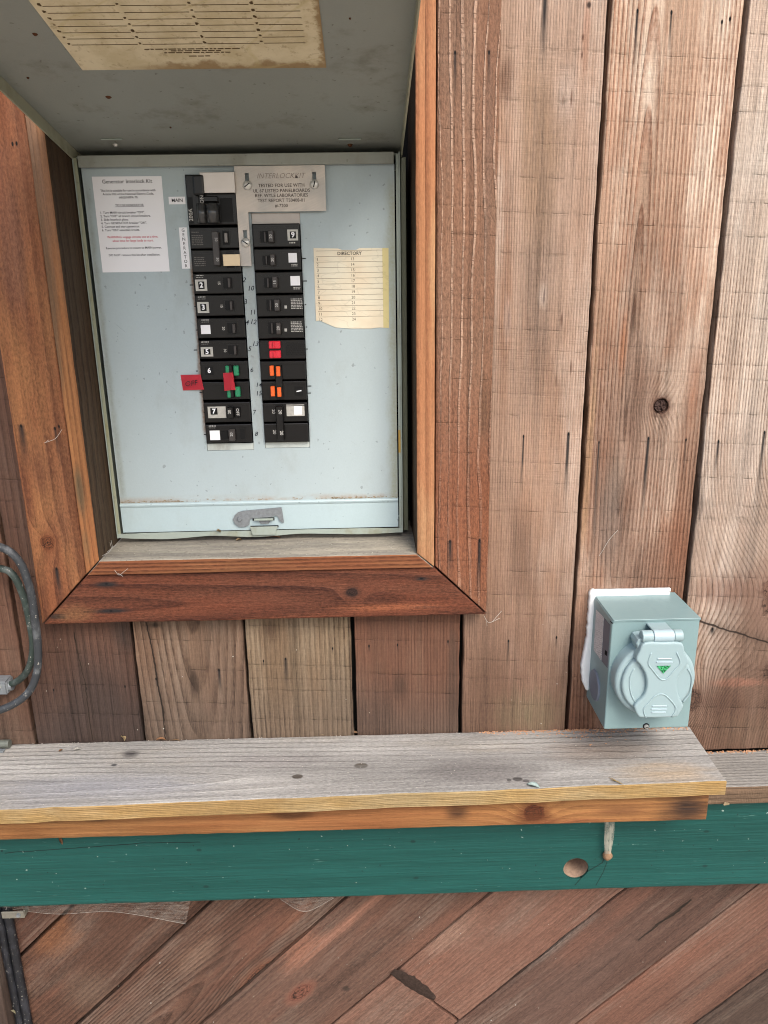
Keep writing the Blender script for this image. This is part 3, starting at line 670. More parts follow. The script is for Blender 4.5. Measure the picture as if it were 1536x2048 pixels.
# liner boards (deep boards whose front edges show between casing and panel)
IX0, IX1, IZ0 = -.3257, .0553, 1.1405
def liner(pts, grain, seed): return xzboard('liner', pts, YL, .14, grain, sur, bev=.0014, wob=.0003, seed=seed)
o = liner([(OPX0, OPZ0+gp), (IX0, IZ0+gp), (IX0, OPZ1-.018), (OPX0, OPZ1)], 90, 24)
mfr = wood('liner_edge_left', o, 24, c(196, 130, 70), c(176, 108, 54), c(140, 82, 44), k=0.85, sat=0.85, rf=180, xc=.2, rc=.5, saw=0, sawline=0, fib=.2, plane=YL,
    feats=[('stain', 70, 330, .02, .13, c(140, 112, 92), .95), ('stain', 95, 560, .009, .16, c(126, 100, 76), .9), ('stain', 160, 985, .007, .04, c(112, 92, 68), .9), ('stain', 172, 1090, .006, .03, c(130, 100, 70), .7), ('stain', 108, 700, .006, .09, c(136, 106, 80), .8)])
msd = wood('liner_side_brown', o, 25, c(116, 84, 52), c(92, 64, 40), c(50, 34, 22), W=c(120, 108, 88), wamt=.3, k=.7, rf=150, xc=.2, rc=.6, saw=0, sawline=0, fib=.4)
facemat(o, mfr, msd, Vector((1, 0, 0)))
o = liner([(OPX1, OPZ0+gp), (OPX1, OPZ1), (IX1, OPZ1-.018), (IX1, IZ0+gp)], 90, 26)
mfr2 = wood('liner_edge_right', o, 26, c(206, 142, 92), c(190, 122, 74), c(150, 88, 52), W=c(224, 186, 130), wamt=.35, k=.88, sat=.85, rf=95, xc=.02, yc=.005, warp=.004, rc=.75, saw=0, sawline=0, fib=.2, mottle=.16, plane=YL)
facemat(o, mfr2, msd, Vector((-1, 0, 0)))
o = liner([(OPX0+gp, OPZ0), (OPX1-gp, OPZ0), (IX1, IZ0), (IX0, IZ0)], 0, 27); o['label'] = 'dusty grey sill board with orange front edge'
mfs = wood('sill_edge_orange', o, 27, c(178, 106, 58), c(150, 82, 44), c(96, 50, 30), W=c(206, 150, 90), wamt=.3, k=0.85, sat=.84, rf=220, xc=.04, yc=.02, warp=.004, rc=.7, saw=0, sawline=0, fib=.2, plane=YL)
g = G('sill_dust'); gx, gy, gz = g.coords()
v = g.noise(gx*30, gy*70, gz*9, 5, .7); sp = g.sm(.6, .72, g.noise(gx*400, gy*400, gz*400, 2))
cc = g.mix(g.sm(.35, .65, v), c(152, 146, 136), c(188, 180, 164)); cc = g.scale(cc, 1+(g.noise(gx*600, gy*600, gz*200, 2)-.5)*.5); cc = g.mix(sp*.5, cc, c(104, 94, 82))
g.bump(v+sp*.4, .0015, .8); facemat(o, mfs, g.out(cc, .95, .1))
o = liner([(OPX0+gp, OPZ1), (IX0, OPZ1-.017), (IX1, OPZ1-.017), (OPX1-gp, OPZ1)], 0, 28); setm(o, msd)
box('recess_back', OPX0+.001, OPX1-.001, .1125, .118, OPZ0+.001, OPZ1-.001, tar, sur, 0)

# ================================================================== ELECTRICAL PANEL
M_PAN = painted('panel_grey_blue', c(184, 199, 202, .72), dirt=c(150, 140, 118), damt=.16, seed=1.3, scratches=.35, band=(1.193, 1.201, c(184, 160, 132)))
M_RIM = painted('panel_rim_grey', c(176, 188, 178, .66), dirt=c(140, 128, 84), damt=.55, seed=4.1)
M_LID = painted('lid_dusty_grey', c(156, 160, 152, .70), dirt=c(112, 104, 86), damt=.4, rough=.6, seed=7.7, scratches=.5)
M_DARK = plain('dark_void', (.006, .006, .007, 1), .8, .1)
M_GALV = plain('galvanised_steel', c(158, 164, 168, .58), .45, .5, .35, var=.4, vs=260, bump=.3)
M_STEEL = plain('bright_screw_steel', c(216, 214, 206, .8), .3, .6, .35, var=.15, vs=300)
M_RUST = plain('rust_spot', c(104, 66, 44), .9, .2, var=.3, vs=500)
M_WHITE = plain('white_label_paper', c(238, 238, 240, .88), .7, .3, var=.03)
M_INK = plain('black_ink', c(52, 52, 56, .6), .7, .2)
M_PEN = plain('blue_black_pen', c(40, 46, 58, .6), .6, .2)
M_REDINK = plain('red_ink', c(206, 92, 104, .8), .7, .2)
M_BLACK = plain('breaker_black_plastic', c(22, 21, 21, .5), .3, .35, var=.25, vs=120, bump=.25, bs=500)
M_BLACK2 = plain('breaker_dark_recess', c(10, 10, 10, .5), .5, .25)
M_TOG = plain('toggle_grey_plastic', c(72, 67, 64, .6), .4, .45, var=.15)
M_TOGL = plain('toggle_worn_edge', c(150, 144, 138, .6), .35, .5)
M_PRINT = plain('pale_print', c(200, 198, 192, .7), .6, .3)
M_FOIL = plain('silver_foil_label', c(196, 194, 186, .75), .4, .5, .25, var=.35, vs=220)
M_RED = plain('red_plastic', c(226, 44, 62, .8), .4, .45)
M_TAPE = plain('red_tape', c(232, 66, 82, .85), .5, .4, var=.12, vs=120)
M_ORG = plain('orange_plastic', c(240, 104, 40, .8), .4, .45)
M_GRN = plain('green_plastic', c(40, 140, 96, .75), .4, .45)

panel = thing('breaker_panel', 'grey blue electrical panel with raised lid and two columns of black breakers', 'breaker panel', (-.14, .1, 1.147))
RX0, RX1, RZ0, RZ1 = -.3240, .0420, 1.1475, 1.5965
# enclosure: open tray with a folded rim
bm = bmesh.new()
add_box(bm, RX0, RX0+.0015, .0375, .111, RZ0, RZ1); add_box(bm, RX1-.0015, RX1, .0375, .111, RZ0, RZ1)
add_box(bm, RX0+.0016, RX1-.0016, .0475, .111, RZ1-.0015, RZ1); add_box(bm, RX0+.0016, RX1-.0016, .109, .111, RZ0, RZ1-.0016)
enc = mobj('enclosure', bm, M_RIM, panel)
M_YEL = painted('panel_rim_yellowed', c(172, 176, 150, .66), dirt=c(150, 136, 70), damt=.9, seed=2.2)
box('rim', RX0+.0016, RX0+.0052, .0372, .0385, RZ0+.002, RZ1-.002, M_YEL, panel, .0004)
box('rim', RX1-.0046, RX1-.0016, .0372, .0385, RZ0+.002, RZ1-.002, M_RIM, panel, .0004)
box('side_flange', RX1+.0012, RX1+.0072, .046, .110, RZ0, 1.592, painted('side_flange_olive', c(128, 132, 108, .6), seed=5.), panel, .0005)
# bottom lip with a slightly buckled lower edge
bm = bmesh.new(); n = 60; lo = []; hi = []
for i in range(n+1):
    x = RX0+.0003+(RX1-RX0-.0006)*i/n; w = mnoise.noise(Vector((x*17, 3.3, 0)))*.0035
    lo.append((x, RZ0-.0005+max(-.002, w))); hi.append((x, 1.1535+(.0006 if 4 < i < n-4 else 0)))
extrude_poly(bm, lo+hi[::-1], .0368, .0382)
mobj('bottom_lip', bm, M_RIM, panel)
# dead-front cover
LX0, LX1, RXa, RXb = -.2010, -.1428, -.1290, -.0731
cov = plate('cover', -.3160, .0358, 1.1925, 1.5845, YPAN, YPAN+.0015, [(LX0, LX1, 1.2585, 1.5760), (RXa, RXb, 1.2602, 1.5344)], M_PAN, panel)
M_FLAP = painted('cover_flap_blue_grey', c(186, 206, 210, .74), dirt=c(160, 150, 130), damt=.12, seed=9.)
bm = bmesh.new()
prof = [(YPAN+.004, 1.1545), (YPAN-.0012, 1.1545), (YPAN-.0012, 1.1870), (YPAN-.0022, 1.1888), (YPAN-.0026, 1.1905), (YPAN-.0018, 1.1920), (YPAN+.0012, 1.1932), (YPAN+.004, 1.1932)]
A_ = [bm.verts.new((-.3163, p[0], p[1])) for p in prof]; B_ = [bm.verts.new((.0362, p[0], p[1])) for p in prof]
for i in range(len(prof)): bm.faces.new((A_[i], B_[i], B_[(i+1) % len(prof)], A_[(i+1) % len(prof)]))
bm.faces.new(A_[::-1]); bm.faces.new(B_)
flap = mobj('cover_flap', bm, M_FLAP, panel)
# dirt settled on the fold: thin crumbs
bm = bmesh.new()
for i in range(160):
    x = random.choice([random.gauss(-.27, .03), random.gauss(-.02, .035), random.uniform(-.315, .035)])
    if not -.315 < x < .035: continue
    s_ = random.uniform(.0003, .0009); z_ = 1.1934+abs(random.gauss(0, .0012)); add_box(bm, x-s_*1.4, x+s_*1.4, YPAN-.0006, YPAN-.0001, z_, z_+s_*.8)
dd_ = mobj('settled_dirt', bm, plain('tan_dirt', c(176, 156, 128), .95, .1), flap); dd_['kind'] = 'stuff'
box('interior_back', RX0+.002, RX1-.002, .100, .102, RZ0+.004, 1.585, M_DARK, panel, 0)
for x0, x1, z0, z1 in ((LX0, LX1, 1.2588, 1.2672), (RXa, RXb, 1.2605, 1.2672)):
    box('filler_plate', x0+.0004, x1-.0004, YPAN+.0012, YPAN+.0022, z0, z1, painted('filler_pale_steel', c(206, 214, 208, .7), damt=.5, seed=3.), panel, 0)
box('filler_plate', RXa+.0004, RXb-.0004, YPAN+.0008, YPAN+.0018, 1.5215, 1.5342, plain('bare_steel', c(190, 182, 174, .75), .45, .5, .5, var=.12, vs=90), panel, 0)
# hinge lip between lid and cover
box('hinge_lip', RX0+.0072, .0352, .0345, .0362, 1.5838, 1.5962, painted('hinge_lip_grey', c(168, 172, 162, .66), damt=.3, seed=6.), panel, .0005)
# lid: raised about 11 degrees above level
LA = math.radians(11); LZ0, LY0 = 1.6064, .036
def lidp(x, s, d=0.):   # s along the lid away from the wall, d below its underside
    return Vector((x, LY0-s*math.cos(LA)-d*math.sin(LA), LZ0+s*math.sin(LA)-d*math.cos(LA)))
def LIDP(px, py):
    d = ray(px, py); ta = math.tan(LA); t = (LZ0-CAMZ+(LY0-CAMY)*ta)/(d.z+d.y*ta); v = CAMP+d*t
    return v.x, (LY0-v.y)/math.cos(LA)
def lid_box(bm, x0, x1, s0, s1, d0, d1):
    vs = [bm.verts.new(lidp(x, s_, d_)) for x in (x0, x1) for s_ in (s0, s1) for d_ in (d0, d1)]
    for f in ((0, 1, 3, 2), (4, 6, 7, 5), (0, 4, 5, 1), (2, 3, 7, 6), (0, 2, 6, 4), (1, 5, 7, 3)): bm.faces.new([vs[i] for i in f])
bm = bmesh.new(); LDX0, LDX1, LDS = -.3240, .0450, .46
lid_box(bm, LDX0, LDX1, -.05, LDS, -.0014, 0)
lid = mobj('lid', bm, M_LID, panel); lid['label'] = 'raised grey lid of the panel with stained paper inside'
for nm, a in (('lid_flange', (LDX0, LDX0+.0016, -.03, LDS, .0001, .0125)), ('lid_flange', (LDX1-.0016, LDX1, -.03, LDS, .0001, .0125)), ('lid_flange', (LDX0+.0017, LDX1-.0017, LDS-.0016, LDS, .0001, .0125))):
    bm = bmesh.new(); lid_box(bm, *a); mobj(nm, bm, painted('lid_flange_olive_grey', c(176, 176, 152, .66), damt=.25, seed=a[0]), lid)
# stained schedule paper glued inside the lid
g = G('stained_old_paper'); gx, gy, gz = g.coords()
edge_n = g.noise(gx*40, gy*30, gz*3, 4, .65); fine = g.noise(gx*130, gy*110, gz*3, 3, .7)
pbx, pbs = LIDP(162, 135); prx, prs = LIDP(653, 138); PX0, PX1, PS0, PS1 = pbx, prx, (pbs+prs)/2, .44
dist = gy*-1. - (PS0*math.cos(LA)-LY0)
dl = dist + (edge_n-.5)*.05; dr = gx*-1. + PX1 + (fine-.5)*.014
rim = g.m('MAXIMUM', g.sm(.014, .003, dl)*g.sm(PX0+.02, PX0+.09, gx+(edge_n-.5)*.03), g.sm(.006, .001, dr))
cc = g.mix(g.sm(.35, .68, edge_n), c(232, 218, 184, .8), c(212, 196, 158, .8)); cc = g.mix(g.sm(.55, .7, fine)*.5, cc, c(180, 156, 116)); cc = g.mix(rim*.8, cc, c(158, 122, 70))
cc = g.mix(g.sm(.012, .003, g.m('ABSOLUTE', g.noise(gx*7+gy*9, gy*9, 2., 1)-.5))*.35, cc, c(226, 208, 150))
g.out(cc, .75, .3)
bm = bmesh.new(); lid_box(bm, PX0, PX1, PS0, PS1, .0002, .0006); paper = mobj('schedule_paper', bm, g.mat, lid)
bm = bmesh.new(); s1 = LIDP(300, 87)[1]; s2 = LIDP(300, 23)[1]; ds = (s2-s1)/5
cols_ = [PX0+.004, PX0+.0625, PX0+.116, PX0+.163, PX1-.014]
for k in range(22):
    s_ = s1+ds*k
    if s_ > PS1-.004: break
    for j in range(4): lid_box(bm, cols_[j]+.003, cols_[j+1]-.001, s_, s_+.0005, .0007, .0009)
    for j in range(4):
        for q in range(3):
            if random.random() < .75: lid_box(bm, cols_[j]+.0005*q, cols_[j]+.0005*q+.0016, s_+random.uniform(.0005, .003), s_+random.uniform(.003, .0045), .0007, .0009)
for s_, a, b in ((-.0085, .30, .66), (-.0115, .40, .58), (-.0145, .37, .62), (-.0205, .46, .54)):
    x = PX0+(PX1-PX0)*a
    while x < PX0+(PX1-PX0)*b:
        w = random.uniform(.002, .007); lid_box(bm, x, x+w, s1+s_, s1+s_+.0013, .0007, .0009); x += w+.0012

pr = mobj('printed_table', bm, plain('faded_brown_print', c(118, 96, 68), .8, .2), lid)
for a, b, mt in ((202, 245, M_STEEL), (677, 722, M_RUST)):
    x0, s_ = LIDP(a, 277); x1, _s = LIDP(b, 277)
    bm = bmesh.new(); lid_box(bm, x0, x1, s_-.0012, s_+.0012, .0002, .0016); bmesh.ops.bevel(bm, geom=list(bm.edges), offset=.0005, segments=1, affect='EDGES'); mobj('embossed_tab', bm, M_RIM, lid)
    rx, rs = LIDP(231 if a < 300 else 700, 289)
    bm = bmesh.new(); add_cyl(bm, lidp(rx, rs, .0001), lidp(rx, rs, .0022), .0030, .0016, 14); mobj('rivet', bm, mt, lid)
for px, py, r_ in ((217, 194, .003), (70, 68, .0022), (341, 254, .0012), (56, 155, .0013), (700, 36, .001)):
    rx, rs = LIDP(px, py); bm = bmesh.new(); add_cyl(bm, lidp(rx, rs, .0001), lidp(rx, rs, .0012), r_, r_*.5, 9); mobj('rust_blister', bm, M_RUST, lid)
# latch
LT = YPAN-.0013
poly = [(470, 1030), (476, 1024), (487, 1021), (520, 1018), (563, 1014), (566, 1030), (568, 1044), (564, 1044), (559, 1040), (556, 1032), (549, 1030.5), (544, 1033), (503, 1036), (500, 1040), (499, 1049), (491, 1053), (478, 1053), (470, 1047), (466, 1038)]
bm = bmesh.new(); extrude_poly(bm, [(P(a, b, LT).x, P(a, b, LT).z) for a, b in poly], LT-.0022, LT-.0004)
latch = mobj('latch', bm, M_GALV, panel)
q = P(480, 1037, LT); bm = bmesh.new(); add_cyl(bm, (q.x, LT-.0022, q.z), (q.x, LT-.0034, q.z), .0034, .0026, 16); mobj('rivet', bm, M_GALV, latch)
a = rpx(505, 1035, 549, 1041, LT); box('latch_slot', a[0], a[1], LT-.0004, LT, a[2], a[3], M_DARK, panel, 0)
a = rpx(509, 1035.5, 547, 1039, LT); box('latch_tongue', a[0], a[1], LT-.0055, LT-.0005, a[2], a[3], M_RIM, latch, .0004)
a = rpx(517, 1040, 542, 1047, LT); bm = bmesh.new(); xm = (a[0]+a[1])/2
extrude_poly(bm, [(a[0], a[3]), (a[1], a[3]), (a[1]-.003, a[2]), (a[0]+.003, a[2])], LT-.0015, LT-.0003); mobj('latch_keeper', bm, M_GALV, latch)
a = rpx(500, 1053, 556, 1070, .0355); bm = bmesh.new(); extrude_poly(bm, [(a[0], a[3]), (a[1], a[3]), (a[1]-.004, a[2]), (a[0]+.003, a[2])], .0340, .0362); bmesh.ops.bevel(bm, geom=list(bm.edges), offset=.0005, segments=1, affect='EDGES'); mobj('lock_tab', bm, M_RIM, panel)
a = rpx(501, 1051, 557, 1055, .0365); box('lock_slot', a[0], a[1], .0361, .0366, a[2], a[3], M_DARK, panel, 0)
# paint wear: pointed chip on the right rim
a = rpx(797, 860, 801, 905, .037); box('paint_chip', a[0], a[1], .0366, .0370, a[2], a[3], plain('yellow_chip', c(214, 176, 96), .8, .2), panel, 0)

# ---- labels on the cover
YT = YPAN-.0003
def sheet(name, pts, y, mat, parent, th=.00025):
    bm = bmesh.new(); extrude_poly(bm, pts, y-th, y-.00002); return mobj(name, bm, mat, parent)
gk = sheet('instruction_label', [(-.3052, 1.4722), (-.2275, 1.4722), (-.2272, 1.5748), (-.3052, 1.5752)], YPAN, M_WHITE, cov)
zt = lambda py: P(262, py, YPAN).z
cxl = -.2663
T = [('Generator Interlock Kit', cxl, zt(363), .0058, 'CENTER', 0, YT, 0, .00006)]
for s_, py in (('This kit is suitable for use in accordance with', 381), ('Article 702 of the National Electric Code,', 388), ('ANSI/NFPA 70.', 395), ('TO USE GENERATOR', 410.5)): T.append((s_, cxl, zt(py), .0034, 'CENTER', 0, YT, 0, .00005))
for s_, py in (('1. Turn MAIN circuit breaker "OFF".', 425), ('2. Turn "OFF" all branch circuit breakers.', 432), ('3. Slide Interlock plate.', 439), ('4. Turn GENERATOR breaker "ON".', 446), ('5. Connect and start generator.', 453), ('6. Turn "ON" essential circuits.', 460)): T.append((s_, -.3005, zt(py), .0034, 'LEFT', 0, YT, 0, .00005))
for s_, py in (('Reverse procedure to return to MAIN power.', 496), ('DO NOT remove this kit after installation.', 510)): T.append((s_, cxl, zt(py), .0034, 'CENTER', 0, YT, 0, .00005))
text('lettering', T, M_INK, cov)
bm = bmesh.new(); add_box(bm, cxl-.0165, cxl+.0165, YT-.00005, YT, zt(413.6), zt(413.0)); mobj('underline', bm, M_INK, cov)
text('warning_lettering', [('WARNING: engage circuits one at a time,', cxl, zt(474), .0034, 'CENTER', 0, YT, 0, .00006), ('allow time for large loads to start.', cxl, zt(481.5), .0034, 'CENTER', 0, YT, 0, .00006)], M_REDINK, cov)
sheet('main_label', rect(-.2214, -.2026, 1.5450, 1.5530), YPAN, M_WHITE, cov)
text('lettering', [('MAIN', -.2118, 1.5490, .0052, 'CENTER', 0, YT, 0, .0001)], M_INK, cov)
sheet('generator_label', [(-.2128, 1.4750), (-.2034, 1.4750), (-.2036, 1.5201), (-.2126, 1.5201)], YPAN, M_WHITE, cov)
text('lettering', [(ch, -.2080, 1.5170-.00488*i, .0050, 'CENTER', 0, YT, 0, .00004) for i, ch in enumerate('GENERATOR')], M_INK, cov)
# directory sheet: torn corners, creases
g = G('creased_cream_paper'); gx, gy, gz = g.coords()
w = g.noise(gx*60, gy*9, gz*120, 4, .7); cr = g.sm(.02, .0, g.m('ABSOLUTE', g.noise(gx*30+gz*20, 1., gz*60, 2)-.5))
cc = g.mix(g.sm(.35, .7, g.noise(gx*22, 2., gz*20, 3)), c(240, 233, 210, .76), c(236, 220, 192, .76)); cc = g.mix(g.sm(.0205, .0210, gx), cc, c(228, 214, 156, .74)); cc = g.scale(cc, 1+(w-.5)*.16-cr*.10)
g.bump(w, .0004, .5); g.out(cc, .8, .2)
dp = [(627, 496), (676, 497), (684, 500), (712, 500), (719, 496), (777, 496), (777.5, 580), (778, 656), (760, 655), (742, 657), (700, 657), (672, 655), (655, 648), (640, 641), (632, 642)]
dpt = [(P(a, b, YPAN).x, P(a, b, YPAN).z) for a, b in dp]
sheet('directory_card', dpt, YPAN-.0002, g.mat, cov, .0004)
YT2 = YPAN-.0007
T = [('DIRECTORY', -.0175, P(700, 507, YPAN).z, .0052, 'CENTER', 0, YT2, 0, .00012)]
bm = bmesh.new()
for k in range(14):
    z_ = P(700, 501.5+k*10.95 if k else 501, YPAN).z
    if k < 13: add_box(bm, -.0565, .0212, YT2, YT2+.0001, z_-.00022-(.0 if k else 0), z_+.0001)
for k in range(12):
    z_ = P(700, 518.5+k*10.95, YPAN).z
    T.append((str(k+1), -.0560, z_+.0002, .0046, 'LEFT', 0, YT2)); T.append((str(k+13), -.0165, z_+.0002, .0046, 'LEFT', 0, YT2))
mobj('ruled_lines', bm, plain('grey_rule', c(120, 108, 92), .8, .2), cov)
M_TYPE = plain('typed_grey', c(96, 92, 84), .8, .2)
for TT in (T[:1], T[1::2], T[2::2]): text('lettering', TT, M_TYPE, cov)
T = []
for s_, px, py in (('2', 488, 560), ('10', 501, 577), ('3', 491, 604), ('11', 505, 625), ('4', 494, 645), ('12', 506, 644), ('5', 499, 698), ('13', 510, 688), ('6', 503, 740), ('14', 517, 770), ('15', 517, 787), ('7', 508, 825), ('8', 512, 868)):
    q = P(px, py, YPAN); text('handwritten_number', [(s_, q.x, q.z, .0078, 'CENTER', random.uniform(-8, 8), YT, .25, .00005)], M_PEN, cov)
for px, py in ((383, 570), (392, 613), (394, 660), (391, 700), (394, 742), (402, 785), (410, 825), (411, 869), (608, 517), (610, 562), (611, 609), (613, 654), (614, 698), (619, 772), (619, 786)):
    q = P(px, py, YPAN); L_ = random.uniform(.0008, .0024); bm = bmesh.new(); add_box(bm, q.x-L_, q.x+L_, YT-.0001, YT, q.z-.0006, q.z+.0006); mobj('marker_tick', bm, M_INK, cov)

# ---- breakers
YB = YPAN-.0042
def breaker(rows, **k):
    """rows: pixel boxes of the poles; one mesh per breaker"""
    bm = bmesh.new(); first = None
    for r_ in rows:
        xa, xb = (LX0, LX1) if r_[0] < 495 else (RXa, RXb)
        a = rpx(r_[0], r_[1], r_[2], r_[3], YPAN); z0, z1 = a[2]+.0003, a[3]-.0003
        pts = [(xa+.0009, z0), (xb-.0009, z0), (xb-.0009, z1), (xa+.0009, z1)]
        bevel_poly(bm, pts, YB, YPAN+.045, .0012, 2)
        # long groove ridges along both edges of the pole
        add_box(bm, xa+.002, xb-.002, YB-.0005, YB+.0003, z1-.0042, z1-.0034)
    return mobj('breaker', bm, M_BLACK, panel)
def pbox(name, b, px, y_out, mat, back=None, bev=.0005, seg=1):
    a = rpx(*px, YB-.002); return box(name, a[0], a[1], YB-y_out, YB+.0002 if back is None else back, a[2], a[3], mat, b, bev, seg)
def well(b, px):     # rim proud of the body, dark floor inside
    a = rpx(*px, YB); t = .0011
    bm = bmesh.new(); add_box(bm, a[0]-t, a[0], YB-.0008, YB, a[2]-t, a[3]+t); add_box(bm, a[1], a[1]+t, YB-.0008, YB, a[2]-t, a[3]+t)
    add_box(bm, a[0], a[1], YB-.0008, YB, a[3], a[3]+t); add_box(bm, a[0], a[1], YB-.0008, YB, a[2]-t, a[2])
    mobj('well_rim', bm, M_BLACK, b); box('well', a[0], a[1], YB-.0004, YB, a[2], a[3], M_BLACK2, b, 0)
def lab(b, px, mat, num=None, nmat=None, rot=0, size=.008, lift=0.):
    a = rpx(*px, YB); sheet('number_label', rect(a[0], a[1], a[2], a[3]), YB-.0001-lift, mat, b, .0003)
    if num: text('lettering', [(num, (a[0]+a[1])/2, (a[2]+a[3])/2, size, 'CENTER', rot, YB-.0006-lift, 0, .0003)], nmat, b)
def txt(b, s_, px, py, size, rot=0, out=.0001, mat=None, bold=.0001):
    q = P(px, py, YB-out); text('lettering', [(s_, q.x, q.z, size, 'CENTER', rot, YB-out-.0001, 0, bold)], mat or M_PRINT, b)
def smalltext(b, px, n, mat=None):
    """block of print too small to read"""
    a = rpx(*px, YB); bm = bmesh.new(); rnd = random.Random(px[0]*7+px[1])
    for k in range(n):
        z1 = a[3]-(a[3]-a[2])*k/n; x = a[0]
        while x < a[1]-.0008:
            w = rnd.uniform(.0006, .0026); add_box(bm, x, min(x+w, a[1]), YB-.0003, YB-.0001, z1-(a[3]-a[2])/n*.55, z1); x += w+.0006
    mobj('fine_print', bm, mat or M_PRINT, b)
M_PRD = plain('dim_print', c(120, 116, 112, .6), .6, .3)

b = breaker([(370, 350, 474, 451)]); b['label'] = 'large black main breaker marked 200A and ON'
pbox('handle_block', b, (388, 351, 410, 392), .010, M_BLACK, bev=.002, seg=2); pbox('handle_block', b, (398, 393, 437, 405), .007, M_BLACK, bev=.001)
a = rpx(393, 407, 441, 446, YB-.006); bm = bmesh.new()
add_cyl(bm, (a[0]+.006, YB-.0045, a[2]), (a[0]+.006, YB-.0045, a[3]), .0058, seg=20); add_cyl(bm, (a[1]-.0085, YB-.0075, a[2]), (a[1]-.0085, YB-.0075, a[3]), .0070, seg=20)
mobj('toggle', bm, plain('glossy_black_toggle', c(66, 66, 66, .7), .22, .6), b, True)
well(b, (441, 396, 466, 444))
txt(b, 'ON', 404, 399, .0056, 90, .0072); txt(b, '200A', 382, 428, .0062, 90); pbox('amp_plate', b, (377, 394, 386, 447), .0004, M_BLACK2, bev=0)
txt(b, '200A', 382, 430, .0062, 90, .0006)
b = breaker([(378, 454, 478, 498), (383, 499, 482, 545)]); b['label'] = 'two-pole black generator breaker with tied handles marked 50'
pbox('handle_tie', b, (427, 463, 440, 531), .0085, M_TOG, bev=.0007); txt(b, '50', 432, 479, .0042, -90, .0088); txt(b, '50', 435, 519, .0042, -90, .0088)
well(b, (445, 460, 459, 490)); pbox('toggle', b, (449, 466, 455, 485), .004, M_TOGL); well(b, (452, 503, 468, 536))
smalltext(b, (383, 461, 398, 467), 2, M_PRD); smalltext(b, (384, 470, 406, 492), 6, M_PRD); smalltext(b, (389, 514, 411, 534), 5, M_PRD)
for row, lb, w_, tg, am, num, white in (((386, 546, 484, 588), (391, 559, 414, 582), (446, 555, 465, 577), (456, 556, 461, 575), ('15', 438, 566), '2', False),
                                        ((391, 589, 488, 632), (395, 604, 418, 626), (450, 601, 469, 621), (460, 602, 465, 620), ('15', 443, 612), '3', False),
                                        ((396, 635, 494, 676), (402, 650, 421, 668), (455, 646, 474, 667), (465, 648, 471, 666), ('20', 447, 657), None, True),
                                        ((400, 679, 497, 717), (402, 694, 426, 713), (456, 691, 476, 709), (468, 691, 473, 709), ('30', 450, 701), '5', False)):
    b = breaker([row]); well(b, w_); pbox('toggle', b, tg, .0045, M_TOG); txt(b, am[0], am[1], am[2], .0042, -90)
    smalltext(b, (lb[0]+1, row[1]+4, lb[0]+16, row[1]+11), 2, M_PRINT)
    if white: lab(b, lb, M_WHITE)
    else:
        lab(b, lb, M_FOIL); q_ = (lb[0]+6, lb[1]+4, lb[2]-5, lb[3]-4); lab(b, q_, M_BLACK2, num, M_WHITE, lift=.0004)
b = breaker([(404, 721, 498, 759), (406, 762, 502, 799)]); b['label'] = 'two-pole black breaker with green toggles and folded red tape'
lab(b, (410, 733, 427, 750), M_BLACK2, '6', M_WHITE)
pbox('handle_tie', b, (459, 729, 467, 795), .006, M_BLACK, bev=.0008)
for q_ in ((452, 731, 460, 751), (468, 731, 478, 751), (455, 774, 463, 795), (471, 773, 481, 793)): pbox('toggle', b, q_, .0062, M_GRN, bev=.0008)
bm = bmesh.new(); f0, f1, f2, f3 = P(446, 746, YB-.008), P(449, 782, YB-.008), P(471, 780, YB-.008), P(466, 743, YB-.008); m0, m1 = P(464, 745, YB-.011), P(463, 780, YB-.011)
v_ = [bm.verts.new(q) for q in (f0, f1, m1, m0, f2, f3)]; bm.faces.new((v_[0], v_[1], v_[2], v_[3])); bm.faces.new((v_[3], v_[2], v_[4], v_[5]))
bmesh.ops.solidify(bm, geom=list(bm.faces), thickness=.0003); mobj('tape_flag', bm, M_TAPE, b)
fp = [(361, 750), (401, 749), (408, 779), (366, 781)]
bm = bmesh.new(); v_ = [bm.verts.new(P(a_, b_, YPAN-.0006-(.004 if i in (1, 2) else 0))) for i, (a_, b_) in enumerate(fp)]; bm.faces.new(v_); bmesh.ops.solidify(bm, geom=list(bm.faces), thickness=.0002)
fl = mobj('tape_flag', bm, M_TAPE, panel)
q = P(383, 767, YPAN-.004); text('lettering', [('OFF', q.x-.0005, q.z, .0088, 'CENTER', 6, YPAN-.0052, .2, -.00005)], M_INK, fl)
b = breaker([(411, 803, 504, 844)]); lab(b, (416, 813, 452, 836), M_FOIL); lab(b, (421, 816, 435, 829), M_BLACK2, '7', M_WHITE, lift=.0004); smalltext(b, (437, 816, 450, 834), 4, M_BLACK2)
pbox('toggle', b, (455, 813, 468, 836), .007, M_BLACK, bev=.001); pbox('toggle_side', b, (469, 814, 481, 835), .0025, M_BLACK2, bev=.0006); txt(b, '20', 459, 824, .0052, 90, .0072); txt(b, 'OFF', 475, 824, .0052, -90, .0028)
b = breaker([(414, 847, 508, 884)]); lab(b, (420, 861, 440, 880), M_WHITE); smalltext(b, (418, 851, 432, 858), 2)
pbox('toggle', b, (458, 858, 471, 881), .006, M_TOG, bev=.001); txt(b, '20', 463, 869, .0048, 90, .0062); well(b, (480, 857, 490, 878)); pbox('toggle_rest', b, (442, 862, 456, 879), .001, M_BLACK2)
